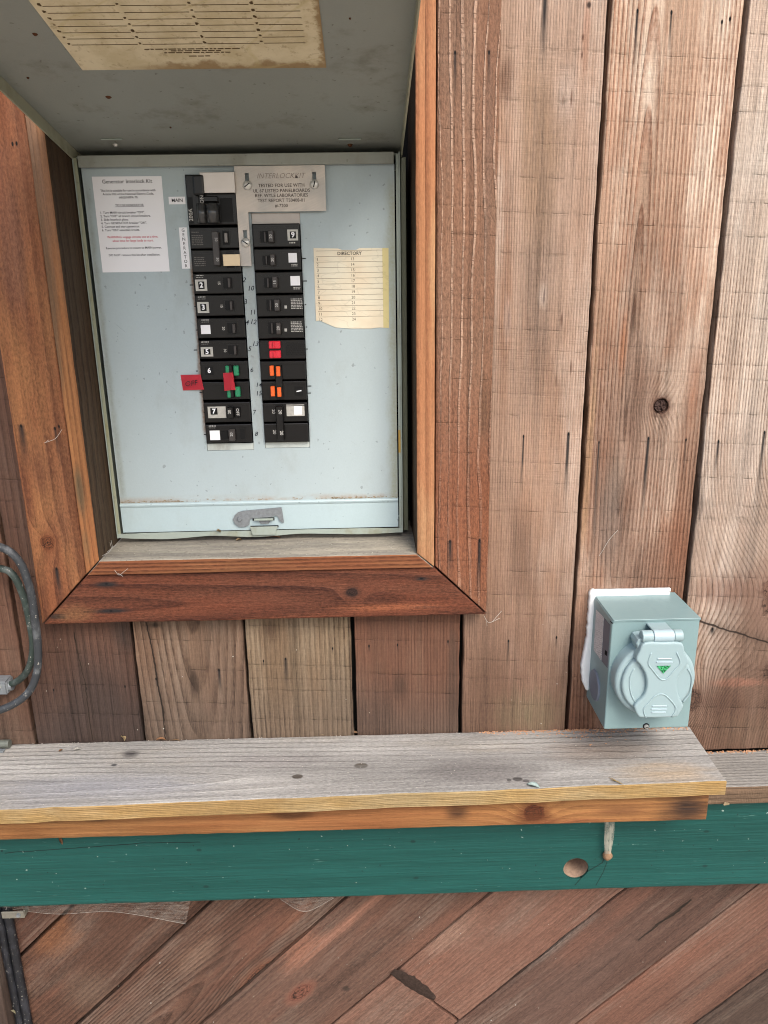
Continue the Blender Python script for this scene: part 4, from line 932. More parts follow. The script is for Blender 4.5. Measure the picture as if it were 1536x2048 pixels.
# right-hand column
for row, s1_, tg, am, lb, num in (((503, 447, 600, 495), (521, 462, 532, 485), (537, 461, 548, 485), '20', (575, 459, 596, 481), '9'), ((506, 497, 603, 541), (526, 511, 535, 530), (541, 508, 551, 531), '20', (577, 506, 594, 525), None),
                                  ((509, 543, 606, 587), (529, 555, 538, 576), (545, 553, 556, 576), '15', (581, 552, 600, 571), None), ((512, 589, 608, 633), (534, 599, 543, 622), (549, 599, 560, 622), '20', None, None), ((516, 635, 610, 677), (537, 645, 546, 668), (553, 645, 562, 668), '20', None, None)):
    b = breaker([row]); well(b, (s1_[0]-1, s1_[1], tg[2]+1, s1_[3])); pbox('toggle_side', b, (s1_[2]-4, s1_[1]+1, s1_[2], s1_[3]-1), .003, M_TOG); pbox('toggle', b, tg, .0075, M_TOG, bev=.0008)
    txt(b, am, (tg[0]+tg[2])/2-1, (tg[1]+tg[3])/2, .0046, 90, .0078)
    if lb and num: lab(b, lb, M_FOIL); lab(b, (lb[0]+5, lb[1]+4, lb[2]-4, lb[3]-4), M_BLACK2, num, M_WHITE, lift=.0004); smalltext(b, (lb[0]+4, lb[3]+3, lb[2]-4, lb[3]+8), 1)
    elif lb: lab(b, lb, M_WHITE); smalltext(b, (lb[0]+6, lb[3]+3, lb[2]+1, lb[3]+9), 2)
    else: smalltext(b, (582, row[1]+8, 605, row[1]+30), 7); lab(b, (569, row[1]+22, 574, row[1]+28), M_PRINT)
b = breaker([(519, 679, 612, 718)]); b['label'] = 'black breaker with two red toggles'
for q_ in ((538, 682, 561, 697), (539, 701, 562, 716)): pbox('toggle', b, q_, .005, M_RED, bev=.0008); pbox('toggle_ridge', b, (q_[0]+8, q_[1]+1, q_[0]+12, q_[3]-1), .0068, M_RED)
smalltext(b, (572, 685, 610, 712), 7, M_BLACK2)
b = breaker([(521, 721, 614, 759), (523, 761, 617, 800)]); b['label'] = 'two-pole black breaker with four orange toggles'
pbox('handle_tie', b, (551.5, 730, 565, 796), .0045, M_BLACK, bev=.0006)
for q_ in ((540, 731, 548, 751), (553, 732, 561, 752), (542, 772, 550, 792), (555, 774, 563, 793)): pbox('toggle', b, q_, .0065, M_ORG, bev=.0006)
lab(b, (589, 773, 606, 791), M_BLACK2, '1', M_WHITE, -80)
b = breaker([(527, 804, 618, 843), (530, 845, 620, 884)]); b['label'] = 'two-pole black breaker with silver label'
pbox('handle_tie', b, (553, 811, 568, 880), .007, M_BLACK, bev=.001); lab(b, (573, 809, 609, 832), M_FOIL); lab(b, (588, 812, 604, 829), M_WHITE, lift=.0004)
for s_, px, py, rt, ou in (('20', 547, 823, -90, .0005), ('20', 549, 864, -90, .0005), ('20', 560, 824, -90, .0073), ('20', 563, 866, -90, .0073)): txt(b, s_, px, py, .0056, rt, ou)

# ---- sliding interlock plate (lifts off with its three screws)
YI = YPAN-.0065
g = G('brushed_stainless'); gx, gy, gz = g.coords()
br = g.noise(gx*18+gz*9, gy, gz*620-gx*260, 3, .7); cl_ = g.noise(gx*30, gy, gz*30, 3)
cc = g.scale(g.mix(g.sm(.35, .65, cl_), c(206, 196, 184, .85), c(186, 180, 172, .85)), 1+(br-.5)*.3)
g.bump(br, .0002, .4); g.out(cc, .42, .5, .2)
ip = thing('interlock_plate', 'brushed steel sliding interlock plate screwed over the breakers', 'interlock plate', (-.093, YI, 1.477))
sl1, sl2, sl3 = P(494, 356, YI), P(628.5, 354, YI), P(490.5, 470, YI); sw = .0022
slots = [(q.x-sw, q.x+sw, q.z-.006, q.z+.0052) for q in (sl1, sl2, sl3)]
pl = plate('plate', -.1439, -.0425, 1.4768, 1.5832, YI, YI+.0016, [(-.1312, -.0420, 1.40, 1.5352)]+slots, g.mat, ip)
for q_ in slots:
    bm = bmesh.new(); add_cyl(bm, ((q_[0]+q_[1])/2, YI+.0017, q_[3]-.0005), ((q_[0]+q_[1])/2, YI+.0002, q_[3]-.0005), sw, seg=14); bm.free()
box('blocking_tab', -.1820, -.1435, YI-.0056, YI-.0042, 1.5552, 1.5765, plain('tab_steel_pale', c(216, 208, 200, .85), .45, .5, .4, var=.08, vs=60), ip, .0003)
box('tab_web', -.1445, -.1435, YI-.0042, YI, 1.5552, 1.5765, g.mat, ip, 0)
box('blocking_tab', -.1630, -.1436, YI-.0035, YI-.0020, 1.4770, 1.4898, plain('tab_steel_warm', c(226, 204, 168, .85), .45, .5, .35, var=.08, vs=60), ip, .0003)
box('tab_web', -.1445, -.1436, YI-.0020, YI, 1.4770, 1.4898, g.mat, ip, 0)
for px, py, rt in ((494, 370, 35), (628.5, 368, 75), (490.5, 485, -35)):
    q = P(px, py, YI-.003); bm = bmesh.new(); rr = []
    for k in range(6):
        a0 = k/6*math.pi/2; rr.append([bm.verts.new((q.x+.0052*math.cos(a0)*math.cos(j*math.pi/12), YI-.0003-.0032*math.sin(a0), q.z+.0052*math.cos(a0)*math.sin(j*math.pi/12))) for j in range(24)])
    for A_, B_ in zip(rr, rr[1:]):
        for j in range(24): bm.faces.new((A_[j], A_[(j+1) % 24], B_[(j+1) % 24], B_[j]))
    bm.faces.new(rr[-1]); bm.faces.new(rr[0][::-1])
    sco = mobj('screw', bm, M_STEEL, ip, True)
    d_ = Vector((math.cos(math.radians(rt)), 0, math.sin(math.radians(rt)))); n_ = Vector((-d_.z, 0, d_.x)); bm = bmesh.new()
    v_ = [bm.verts.new(q+Vector((0, YI-.0037-q.y, 0))+d_*a_*.0036+n_*b_*.0005) for a_, b_ in ((-1, -1), (1, -1), (1, 1), (-1, 1))]; bm.faces.new(v_)
    bmesh.ops.solidify(bm, geom=list(bm.faces), thickness=.0002); mobj('screw_slot', bm, M_DARK, sco)
q = P(561, 352, YI); text('lettering', [('INTERLOCKKIT', q.x, q.z, .0078, 'CENTER', 0, YI-.0003, .3, -.00008)], plain('etched_outline', c(150, 138, 130, .8), .6, .3), ip)
T = []
for s_, py in (('TESTED FOR USE WITH', 371), ('UL 67 LISTED PANELBOARDS', 381.5), ('REF. WYLE LABORATORIES', 391), ('TEST REPORT T50408-01', 401), ('#-7200', 411.5)):
    q = P(563, py, YI); T.append((s_, q.x, q.z, .0050, 'CENTER', 0, YI-.0003, 0, .00004))
text('lettering', T, plain('etched_grey', c(96, 86, 80, .7), .6, .3), ip)

# ================================================================== POWER INLET BOX
M_BOX = painted('inlet_box_sage_grey', c(140, 168, 170, .66), dirt=c(150, 160, 156), damt=.05, rough=.32, seed=11., scratches=.03)
M_FLIP = plain('inlet_cover_grey_plastic', c(164, 188, 192, .66), .42, .4, var=.03, vs=20, bump=.12, bs=1500)
M_FLIPL = plain('inlet_hinge_sheen', c(176, 198, 206, .70), .3, .5)
inlet = thing('power_inlet_box', 'sage grey power inlet box with round hinged cover sealed to the wall by white caulk', 'inlet box', (.334, -.04, .925))
BX0, BX1, BZ0, BZ1, BYF = .2818, .3862, .9252, 1.0708, -.080
bm = bmesh.new(); add_box(bm, BX0, BX1, BYF, -.0005, BZ0, BZ1); bmesh.ops.bevel(bm, geom=list(bm.edges), offset=.0018, segments=3, affect='EDGES', profile=.5)
hous = mobj('housing', bm, M_BOX, inlet)
# folded-over top edge and the open seam at its corner
bm = bmesh.new(); add_box(bm, BX0+.0012, BX1+.0006, BYF-.0009, -.001, BZ1-.0004, BZ1+.0010); add_box(bm, BX0+.0012, BX1+.0006, BYF-.0009, BYF+.0004, BZ1-.0015, BZ1+.0006)
bmesh.ops.bevel(bm, geom=list(bm.edges), offset=.0004, segments=1, affect='EDGES'); mobj('top_fold', bm, M_BOX, hous)
bm = bmesh.new(); add_box(bm, BX0-.0004, BX0+.0014, BYF-.0004, BYF+.006, BZ1-.0036, BZ1-.0026); mobj('seam_gap', bm, M_DARK, hous)
# caulk: lumpy white bead along top and left against the planks
bm = bmesh.new(); rnd = random.Random(3)
pts_in = [(BX0+.003, .951), (BX0+.003, BZ1-.003), (BX1-.006, BZ1-.003)]
out = []
n = 46
for i in range(n+1):
    z_ = .9375+(BZ1+.004-.9375)*i/n; w = .0058+.0050*max(0, 1-abs(i-12)/14)+mnoise.noise(Vector((0, z_*170, 1)))*.0013
    if i < 4: w *= .35+.16*i
    out.append((BX0-w, z_))
out += [(BX0-.0045, BZ1+.0072), (BX0-.001, BZ1+.0090)]
for i in range(1, n+1):
    x_ = BX0+(BX1-.007-BX0)*i/n; out.append((x_, BZ1+.0078+mnoise.noise(Vector((x_*120, 0, 4)))*.0007))
poly = out+[(BX1-.008, BZ1-.002), (BX0+.004, BZ1-.002), (BX0+.004, .9375)]
bevel_poly(bm, poly, -.0085, -.0003, .0032, 3)
mobj('caulk_bead', bm, plain('white_silicone_caulk', c(242, 244, 242, .88), .5, .35, var=.05, vs=200, bump=.5, bs=300), inlet, True)
# label on the left side (parallel to YZ)
XL = BX0-.0003
def side(pxs, name, mat, d=0., par=hous):
    bm = bmesh.new(); vs = []
    for a_, b_ in pxs:
        q = PX(a_, b_, XL); vs.append((q.y, q.z))
    f_ = [bm.verts.new((XL-d, a_, b_)) for a_, b_ in vs]; b2 = [bm.verts.new((BX0+.0004, a_, b_)) for a_, b_ in vs]
    bm.faces.new(f_); bm.faces.new(b2[::-1])
    for i in range(len(vs)): bm.faces.new((f_[i], f_[(i+1) % len(vs)], b2[(i+1) % len(vs)], b2[i]))
    return mobj(name, bm, mat, par)
g = G('rating_label_print'); gx, gy, gz = g.coords()
ln = g.sm(.42, .55, g.m('FRACT', gz*420)); wdn = g.sm(.42, .5, g.noise(gx, gy*900, gz*420, 1))
g.out(g.mix(ln*wdn*.65, c(224, 220, 218, .78), c(110, 104, 108)), .6, .3)
side([(1192.5, 1219), (1207.5, 1235), (1202.5, 1321), (1187.5, 1300)], 'rating_label', g.mat, .0001)
side([(1208.2, 1236), (1220, 1250), (1214.5, 1336), (1203.2, 1322)], 'rating_label_dark_half', plain('label_mauve_grey', c(116, 116, 124, .7), .6, .3, var=.15, vs=200), .0001)
side([(1211, 1300), (1215, 1304), (1213.5, 1312), (1209.5, 1308)], 'label_mark', M_DARK, .0003)
qc = PX(1190, 1370, XL); qt = PX(1190, 1339, XL)
bm = bmesh.new(); rk = .0205; add_cyl(bm, (BX0+.0002, qc.y, qc.z), (BX0-.0022, qc.y, qc.z), rk, rk*.93, 40); kno = mobj('knockout_plug', bm, plain('plug_mauve_grey', c(128, 138, 152, .66), .45, .4), hous)
# round hinged cover
YF = BYF; cc0 = P(1311.5, 1362, YF-.02); CXc, CZc, RC = cc0.x, cc0.z, .0478
def circ(r_, n=64, dz=0.): return [(CXc+r_*math.cos(2*math.pi*k/n), CZc+dz+r_*math.sin(2*math.pi*k/n)) for k in range(n)]
def Z7(pts, y):      # outlines measured on the enlarged cover
    o_ = []
    for a_, b_ in pts:
        q = P(1160+a_/5.908, 1170+b_/5.908, y); o_.append((q.x, q.z))
    return o_
def dens(pts, closed=True, sub=4):
    v_ = [Vector((p[0], 0, p[1])) for p in pts]; n_ = len(v_); o_ = []
    for i in range(n_ if closed else n_-1):
        a_, b_, c_, d_ = (v_[(i-1) % n_], v_[i], v_[(i+1) % n_], v_[(i+2) % n_]) if closed else (v_[max(i-1, 0)], v_[i], v_[i+1], v_[min(i+2, n_-1)])
        for k in range(sub):
            t = k/sub; q = .5*((2*b_)+(c_-a_)*t+(2*a_-5*b_+4*c_-d_)*t*t+(3*b_-a_-3*c_+d_)*t**3); o_.append((q.x, q.z))
    return o_
bm = bmesh.new(); bevel_poly(bm, circ(RC), YF-.0195, YF+.001, .0045, 4); base = mobj('inlet_cover', bm, M_FLIP, inlet, False)
bm = bmesh.new(); bevel_poly(bm, circ(RC*.865), YF-.0245, YF-.019, .0030, 4)
mobj('cover_disc', bm, M_FLIP, base)
Yx = YF-.030
xpl = [(770, 690), (985, 684), (1200, 690), (1242, 790), (1288, 905), (1225, 1005), (1170, 1090), (1152, 1190), (1172, 1310), (1218, 1410), (1222, 1450), (1165, 1545), (1120, 1562), (930, 1572), (745, 1572), (690, 1555), (648, 1470), (655, 1420), (750, 1320), (790, 1210), (782, 1080), (720, 955), (668, 890), (700, 800)]
bm = bmesh.new(); bevel_poly(bm, dens(Z7(xpl, Yx)), Yx, YF-.0185, .0022, 3); mobj('cover_brace', bm, M_FLIP, base)
def ridge(name, pts, r_, closed=False, mat=M_FLIP):
    q = [Vector((a_, Yx+.0001, b_)) for a_, b_ in Z7(pts, Yx)]
    bm = bmesh.new(); add_tube(bm, q, r_, 8, 5); return mobj(name, bm, mat, base, True)
ridge('ridge', [(842, 800), (808, 925), (860, 1005), (935, 1098), (990, 1120), (1040, 1095), (1120, 1000), (1186, 918), (1140, 790)], .0010)
ridge('ridge', [(778, 1570), (752, 1470), (800, 1405), (890, 1312), (965, 1288), (1035, 1325), (1130, 1448), (1085, 1562)], .0010)
for a_, b_, y_ in ((912, 1085, 870), (900, 1093, 912), (852, 1024, 1430), (838, 1026, 1467), (842, 1012, 1503)): ridge('grip_bar', [(a_, y_), ((a_+b_)/2, y_), (b_, y_)], .0009, mat=M_FLIPL)
for pts in ([(640, 985), (598, 1080), (590, 1200), (615, 1310), (655, 1385)], [(1275, 990), (1318, 1080), (1318, 1180), (1290, 1290), (1215, 1385)]):
    q = [Vector((a_, YF-.0244, b_)) for a_, b_ in Z7(pts, YF-.0245)]; bm = bmesh.new(); add_tube(bm, q, .0011, 8, 5); mobj('ridge', bm, M_FLIP, base, True)
tr = Z7([(905, 955), (1072, 952), (982, 1045)], Yx)
g = G('green_lens'); gx, gy, gz = g.coords()
lv = g.noise(gx*420, gy, gz*700, 1); cc = g.mix(g.sm(.45, .6, lv), c(14, 84, 48, .8), c(70, 190, 120, .8)); g.out(cc, .2, .6)
bm = bmesh.new(); extrude_poly(bm, tr, Yx-.0007, Yx+.0005); mobj('indicator_lens', bm, g.mat, base)
# lug up to the hinge, hinge barrels, leaf
bm = bmesh.new(); bevel_poly(bm, Z7([(735, 640), (1200, 640), (1215, 760), (1160, 860), (800, 860), (690, 790), (668, 700), (690, 650)], YF-.024), YF-.0235, YF-.003, .002, 3); mobj('hinge_lug', bm, M_FLIP, base)
Yh = YF-.0215; za = Z7([(960, 600)], Yh)[0][1]
for k, (a_, b_, r_, mt) in enumerate(((722, 852, .0070, M_FLIP), (856, 1094, .0074, M_FLIPL), (1098, 1200, .0070, M_FLIP))):
    xa = Z7([(a_, 600)], Yh)[0][0]; xb = Z7([(b_, 600)], Yh)[0][0]; bm = bmesh.new(); add_cyl(bm, (xa, Yh, za), (xb, Yh, za), r_, seg=28)
    bmesh.ops.bevel(bm, geom=[e for e in bm.edges if len(e.link_faces) == 2 and abs(e.verts[0].co.x-e.verts[1].co.x) < 1e-6], offset=.0006, segments=1, affect='EDGES'); mobj('hinge_barrel', bm, mt, base)
xa = Z7([(858, 600)], Yh)[0][0]; xb = Z7([(1092, 600)], Yh)[0][0]
box('hinge_leaf', xa, xb, Yh, YF+.0005, za+.0045, za+.0068, M_FLIP, base, .0006)
lo_ = Z7([(862, 672), (1090, 668), (1090, 690), (862, 690)], YF-.0245); bm = bmesh.new(); extrude_poly(bm, lo_, YF-.0262, YF-.0236); mobj('hinge_gap', bm, M_DARK, base)
q = P(1292, 1452, YF); bm = bmesh.new(); add_cyl(bm, (q.x, YF+.0005, q.z), (q.x, YF-.0012, q.z), .0042, .0038, 20); mobj('washer', bm, plain('black_rubber', c(24, 24, 26, .6), .6, .3), inlet)
bm = bmesh.new(); add_cyl(bm, (q.x, YF-.001, q.z), (q.x, YF-.0034, q.z), .0029, .0019, 18); sc_o = mobj('screw', bm, M_STEEL, inlet, False)
bm = bmesh.new(); add_box(bm, q.x-.0015, q.x+.0015, YF-.0036, YF-.0033, q.z-.0003, q.z+.0003); add_box(bm, q.x-.0003, q.x+.0003, YF-.0037, YF-.0034, q.z-.0015, q.z+.0015); mobj('screw_recess', bm, M_DARK, sc_o)

# ================================================================== CABLES, CLIPS, POST (left edge)
def cablemat(name, col, dust):
    g = G(name); gx, gy, gz = g.coords()
    d_ = g.sm(.48, .66, g.noise(gx*60, gy*60, gz*40, 4, .7)); cc = g.mix(d_*.6, col, dust); sp = g.sm(.7, .74, g.noise(gx*330, gy*330, gz*330, 1)); cc = g.mix(sp, cc, c(170, 166, 158))
    g.bump(g.noise(gx*500, gy*500, gz*60, 2), .0004, .5); return g.out(cc, .55, .4)
M_CAB = cablemat('dusty_black_cable', c(58, 62, 66), c(124, 128, 130)); M_CAB2 = cablemat('greenish_cable', c(54, 68, 62), c(116, 124, 120)); M_CAB3 = cablemat('black_cable', c(22, 24, 30), c(60, 62, 70))
def cpts(l): return [P(a_, b_, y_) for a_, b_, y_ in l]
o = tube('cable', cpts([(-160, 1290, -.001), (-150, 1150, -.035), (-70, 1085, -.05), (0, 1094, -.055), (38, 1122, -.054), (60, 1178, -.05), (70, 1240, -.046), (76, 1300, -.044), (72, 1352, -.044), (50, 1392, -.046), (0, 1420, -.05), (-70, 1432, -.05), (-140, 1400, -.001)]), .0047, M_CAB, None, 14, 8)
tag(o, 'thick dusty black cable looping in front of the plank wall', 'cable')
o = tube('cable', cpts([(-120, 1180, -.001), (-60, 1136, -.026), (0, 1137, -.033), (26, 1150, -.034), (46, 1190, -.032), (58, 1236, -.031), (66, 1290, -.031), (60, 1330, -.030), (44, 1355, -.022), (18, 1369, -.0125), (-30, 1374, -.0115), (-90, 1376, -.011)]), .0043, M_CAB2, None, 14, 8)
tag(o, 'thinner greenish black cable curving into the metal clamp', 'cable')
cl_p = P(6, 1371, -.012)
cp = thing('cable_clamp', 'small galvanised clamp screwed to the plank wall holding the cable end', 'clamp', (cl_p.x, -.0005, cl_p.z-.009))
bm = bmesh.new(); add_box(bm, cl_p.x-.016, cl_p.x+.009, -.021, -.0005, cl_p.z-.009, cl_p.z+.0095); bmesh.ops.bevel(bm, geom=list(bm.edges), offset=.002, segments=2, affect='EDGES'); body = mobj('body', bm, M_GALV, cp)
bm = bmesh.new(); add_cyl(bm, (cl_p.x+.0085, -.0115, cl_p.z), (cl_p.x+.0125, -.0115, cl_p.z), .0072, .0066, 18); mobj('collar', bm, M_GALV, cp)
bm = bmesh.new(); add_cyl(bm, (cl_p.x-.002, -.0205, cl_p.z+.003), (cl_p.x-.002, -.0235, cl_p.z+.003), .0038, .003, 14); mobj('screw', bm, M_STEEL, cp)
q = P(10, 1493, -.03); q.z = .877
o = thing('conduit_strap', 'short grey conduit strap end lying on the shelf against the planks', 'strap', (q.x, q.y, .877))
bm = bmesh.new(); add_cyl(bm, (q.x-.05, -.010, .8828), (q.x-.004, -.010, .8828), .0056, seg=18); mobj('tube_end', bm, plain('dull_zinc', c(128, 132, 122), .5, .4, .4, var=.3, vs=200), o)
bm = bmesh.new(); add_box(bm, q.x-.024, q.x-.008, -.022, -.0160, .8774, .8795); mobj('foot', bm, M_GALV, o)
# vertical cables at the lower left
for k, (dx, r_, y_, lb) in enumerate(((-.0105, .0056, YD-.0063, 'black cable running down beside the brown corner post'), (.0015, .0060, YD-.0064, 'black cable running down over the diagonal planks, next to another'))):
    o = tube('cable', [Vector((-.5155+dx+.0008*math.sin(z_*9+k), y_, z_)) for z_ in (.03, .15, .3, .42, .52, .60, .66)], r_, M_CAB3, None, 12, 4); tag(o, lb, 'cable')
qp = P(28, 1829, YD-.014)
cb = thing('cable_bracket', 'dusty zinc bracket pinning two black cables under the green rail', 'bracket', (qp.x, YD, qp.z-.006))
bm = bmesh.new(); add_box(bm, qp.x-.0165, qp.x+.0145, YD-.0155, YD-.0130, qp.z-.0055, qp.z+.0055); add_box(bm, qp.x+.0120, qp.x+.0145, YD-.0129, YD-.0003, qp.z-.0055, qp.z+.0055); bmesh.ops.bevel(bm, geom=list(bm.edges), offset=.0008, segments=1, affect='EDGES')
mobj('strap', bm, plain('dusty_zinc', c(150, 146, 134), .6, .4, .35, var=.3, vs=200), cb)
bm = bmesh.new(); add_cyl(bm, (qp.x+.007, YD-.0152, qp.z+.0005), (qp.x+.007, YD-.018, qp.z+.0005), .0032, .0024, 14); mobj('screw', bm, M_GALV, cb)
post = xzboard('corner_post', rect(-.68, -.5335, .0, .8103), -.045, .052, 90, None, bev=.002, wob=.0006, seed=77)
setm(post, wood('post_dark_brown', post, 77, c(92, 72, 62), c(76, 58, 50), c(52, 38, 32), W=c(120, 104, 94), wamt=.4, rf=150, xc=.3, saw=.1, sawline=.1, fib=.3))
tag(post, 'dark brown timber corner post left of the black cables', 'post')

# ================================================================== SMALL THINGS ON THE SHELF AND WALL
def leaf(name, px, py, z, ln, wd_, ang, tilt, col, label, cat, y=None, curl=.3, group=None):
    q = PZ(px, py, z) if y is None else P(px, py, y)
    bm = bmesh.new(); n_ = 7; rows = []
    for i in range(n_+1):
        t = i/n_; w = wd_*math.sin(math.pi*min(1, max(0.04, t*.96+.03)))**.7; rows.append([Vector(((t-.5)*ln, s_*w/2, (abs(s_)*curl*w)+math.sin(t*3.1)*ln*.08)) for s_ in (-1, -.5, 0, .5, 1)])
    rot = Matrix.Rotation(math.radians(ang), 3, 'Z') @ Matrix.Rotation(math.radians(tilt), 3, 'Y')
    vs = [[bm.verts.new(rot @ p) for p in r_] for r_ in rows]
    for i in range(n_):
        for j in range(4): bm.faces.new((vs[i][j], vs[i+1][j], vs[i+1][j+1], vs[i][j+1]))
    bmesh.ops.solidify(bm, geom=list(bm.faces), thickness=.0004)
    lo = min(v.co.z for v in bm.verts)
    for v in bm.verts: v.co.z -= lo-.0001
    o = mobj(name, bm, plain(name+'_skin', col, .8, .2, var=.25, vs=300), None, True); o.location = (q.x, q.y, z if y is None else q.z); return tag(o, label, cat, group)
SH = .877
leaf('dry_leaf', 246, 1484, SH, .011, .006, 70, 62, c(206, 182, 140), 'pale tan seed scale standing against the planks by the left shelf end', 'leaf', curl=.5)
leaf('dry_leaf', 322, 1481, SH, .013, .006, 10, 8, c(190, 142, 104), 'brown leaf fragment against the wide cathedral-grained plank', 'leaf')
leaf('dry_leaf', 352, 1482, SH, .012, .003, -5, 4, c(160, 130, 100), 'thin brown leaf sliver beside a leaf fragment at the shelf back', 'leaf')
leaf('dry_leaf', 728, 1464, SH, .016, .008, 25, 15, c(212, 172, 128), 'curled tan leaf at the shelf back under the knotted casing', 'leaf', curl=.5)
leaf('dry_leaf', 710, 1468, SH, .014, .005, 0, 5, c(176, 140, 108), 'flat brown leaf tucked beside the curled tan leaf', 'leaf')
leaf('dry_leaf', 845, 1462, SH, .012, .007, -30, 20, c(214, 176, 130), 'crumpled tan leaf bit against the reddish plank', 'leaf', curl=.6)
leaf('dry_leaf', 638, 1470, SH, .013, .003, -8, 2, c(200, 180, 140), 'straw-coloured sliver at the foot of the corduroy plank', 'leaf')
leaf('bark_chip', 155, 1500, SH, .009, .005, 15, 4, c(226, 222, 210), 'white flake on the grey shelf near the cable end', 'flake')
leaf('bark_chip', 122, 1502, SH, .006, .004, 50, 4, c(164, 120, 84), 'tiny brown chip beside a white flake on the shelf', 'chip')
leaf('feather', 1067, 1573, SH, .016, .0075, -25, 3, c(206, 226, 220, .8), 'pale mint feather-shaped flake near the shelf front edge', 'feather')
leaf('pine_needle', 1234, 1566, SH, .019, .0016, -38, 2, c(206, 176, 116), 'straw needle lying on the shelf below the inlet box', 'needle')
leaf('pine_needle', 1228, 1562, SH, .016, .0014, -52, 2, c(200, 168, 108), 'shorter straw needle crossing another below the inlet box', 'needle')
leaf('dry_leaf', 547, 1077, IZ0, .019, .009, 5, 6, c(190, 146, 116), 'brown curled leaf on the sill beneath the latch', 'leaf', curl=.4)
leaf('seed_husk', 478, 1082, IZ0, .008, .005, 40, 10, c(196, 170, 134), 'small tan husk on the sill beneath the panel lip', 'husk', curl=.5)
leaf('seed_husk', 437, 1066, 1.152, .006, .005, 30, 30, c(196, 176, 140), 'tan husk caught on the bottom lip of the panel', 'husk', y=.033, curl=.6)
leaf('paint_flake', 122, 1687, 0, .010, .004, -40, 50, c(150, 112, 84), 'brown flake stuck to the green rail under the shelf', 'flake', y=YR-.002)
leaf('paint_flake', 1450, 1610, 0, .004, .009, -80, 70, c(206, 186, 150), 'small straw husk hanging below the ledge over green paint', 'husk', y=-.080)
leaf('paint_flake', 27, 2030, 0, .010, .005, 20, 60, c(214, 206, 170), 'cream flake caught on the dark corner post', 'flake', y=-.048)
# scattered dust, sawdust
def scatter(name, pts, smin, smax, mat, label, cat):
    bm = bmesh.new(); rnd = random.Random(5)
    for p in pts:
        s_ = rnd.uniform(smin, smax); a_ = rnd.uniform(0, 3.14); L_ = s_*rnd.uniform(1, 2.6)
        d_ = Vector((math.cos(a_), math.sin(a_), 0))*L_; n_ = Vector((-math.sin(a_), math.cos(a_), 0))*s_
        v_ = [bm.verts.new(p+q_) for q_ in (d_, n_, -d_, -n_, Vector((0, 0, s_*.7)))]
        for i in range(4): bm.faces.new((v_[i], v_[(i+1) % 4], v_[4]))
        bm.faces.new(v_[3::-1])
    o = mobj(name, bm, mat); tag(o, label, cat, kind='stuff'); return o
M_SAW = plain('fresh_sawdust', c(214, 164, 126), .95, .1, var=.3, vs=500); M_DUST = plain('pale_dust', c(214, 208, 194), .95, .1, var=.2, vs=500)
pts = []
for i in range(900):
    x = random.gauss(.4265, .008); y = -abs(random.gauss(0, .016))-.004
    if x > .4255: pts.append(Vector((x, y, .8364+random.random()*.0035*max(0, 1-abs(x-.43)/.02))))
for i in range(260): pts.append(Vector((random.uniform(.43, .60), -abs(random.gauss(.001, .0028))-.001, .8364)))
for i in range(420): pts.append(Vector((random.uniform(.14, .42), -abs(random.gauss(.001, .0035))-.0025, SH+.0003)))
for i in range(160): pts.append(Vector((random.gauss(.285, .03), -abs(random.gauss(.004, .012))-.0025, SH+.0003)))
scatter('sawdust', pts, .0004, .0011, M_SAW, 'fresh orange sawdust heaped at the shelf end below the inlet box', 'sawdust')
pts = []
for i in range(240):
    x = random.uniform(-.5, .41); pts.append(Vector((x, random.uniform(ysf(x)+.004, -.004), SH+.0003)))
for i in range(120): pts.append(Vector((random.uniform(-.5, .2), -abs(random.gauss(.002, .003))-.0025, SH+.0003)))
for i in range(260): pts.append(Vector((random.uniform(IX0+.003, IX1-.003), random.uniform(YL+.004, .034), IZ0+.0003)))
scatter('dust_specks', pts, .0002, .0006, M_DUST, 'pale dust specks and grit strewn over the shelf and sill', 'dust')
# specks and curled threads stuck to the rough planks
bm = bmesh.new(); rnd = random.Random(11)
for i in range(120):
    px, py = rnd.uniform(0, 1536), rnd.uniform(1240, 2046)
    if py < 1470: y_ = -.0008
    elif py > 1815: y_ = YD-.0008
    elif 1690 < py < 1770: y_ = YR-.0008
    else: continue
    if 1160 < px < 1400 and py < 1470: continue
    if px < 90 or (y_ > -.001 and px > 1150): continue
    q = P(px, py, y_); s_ = rnd.uniform(.0002, .0004)*rnd.choice([1, 1, 1.6]); add_box(bm, q.x-s_, q.x+s_, q.y-s_, q.y+s_, q.z-s_*.8, q.z+s_*.8)
o = mobj('dust_fluff', bm, M_DUST); tag(o, 'pale fluff specks stuck on the rough planks and green rail', 'dust', kind='stuff')

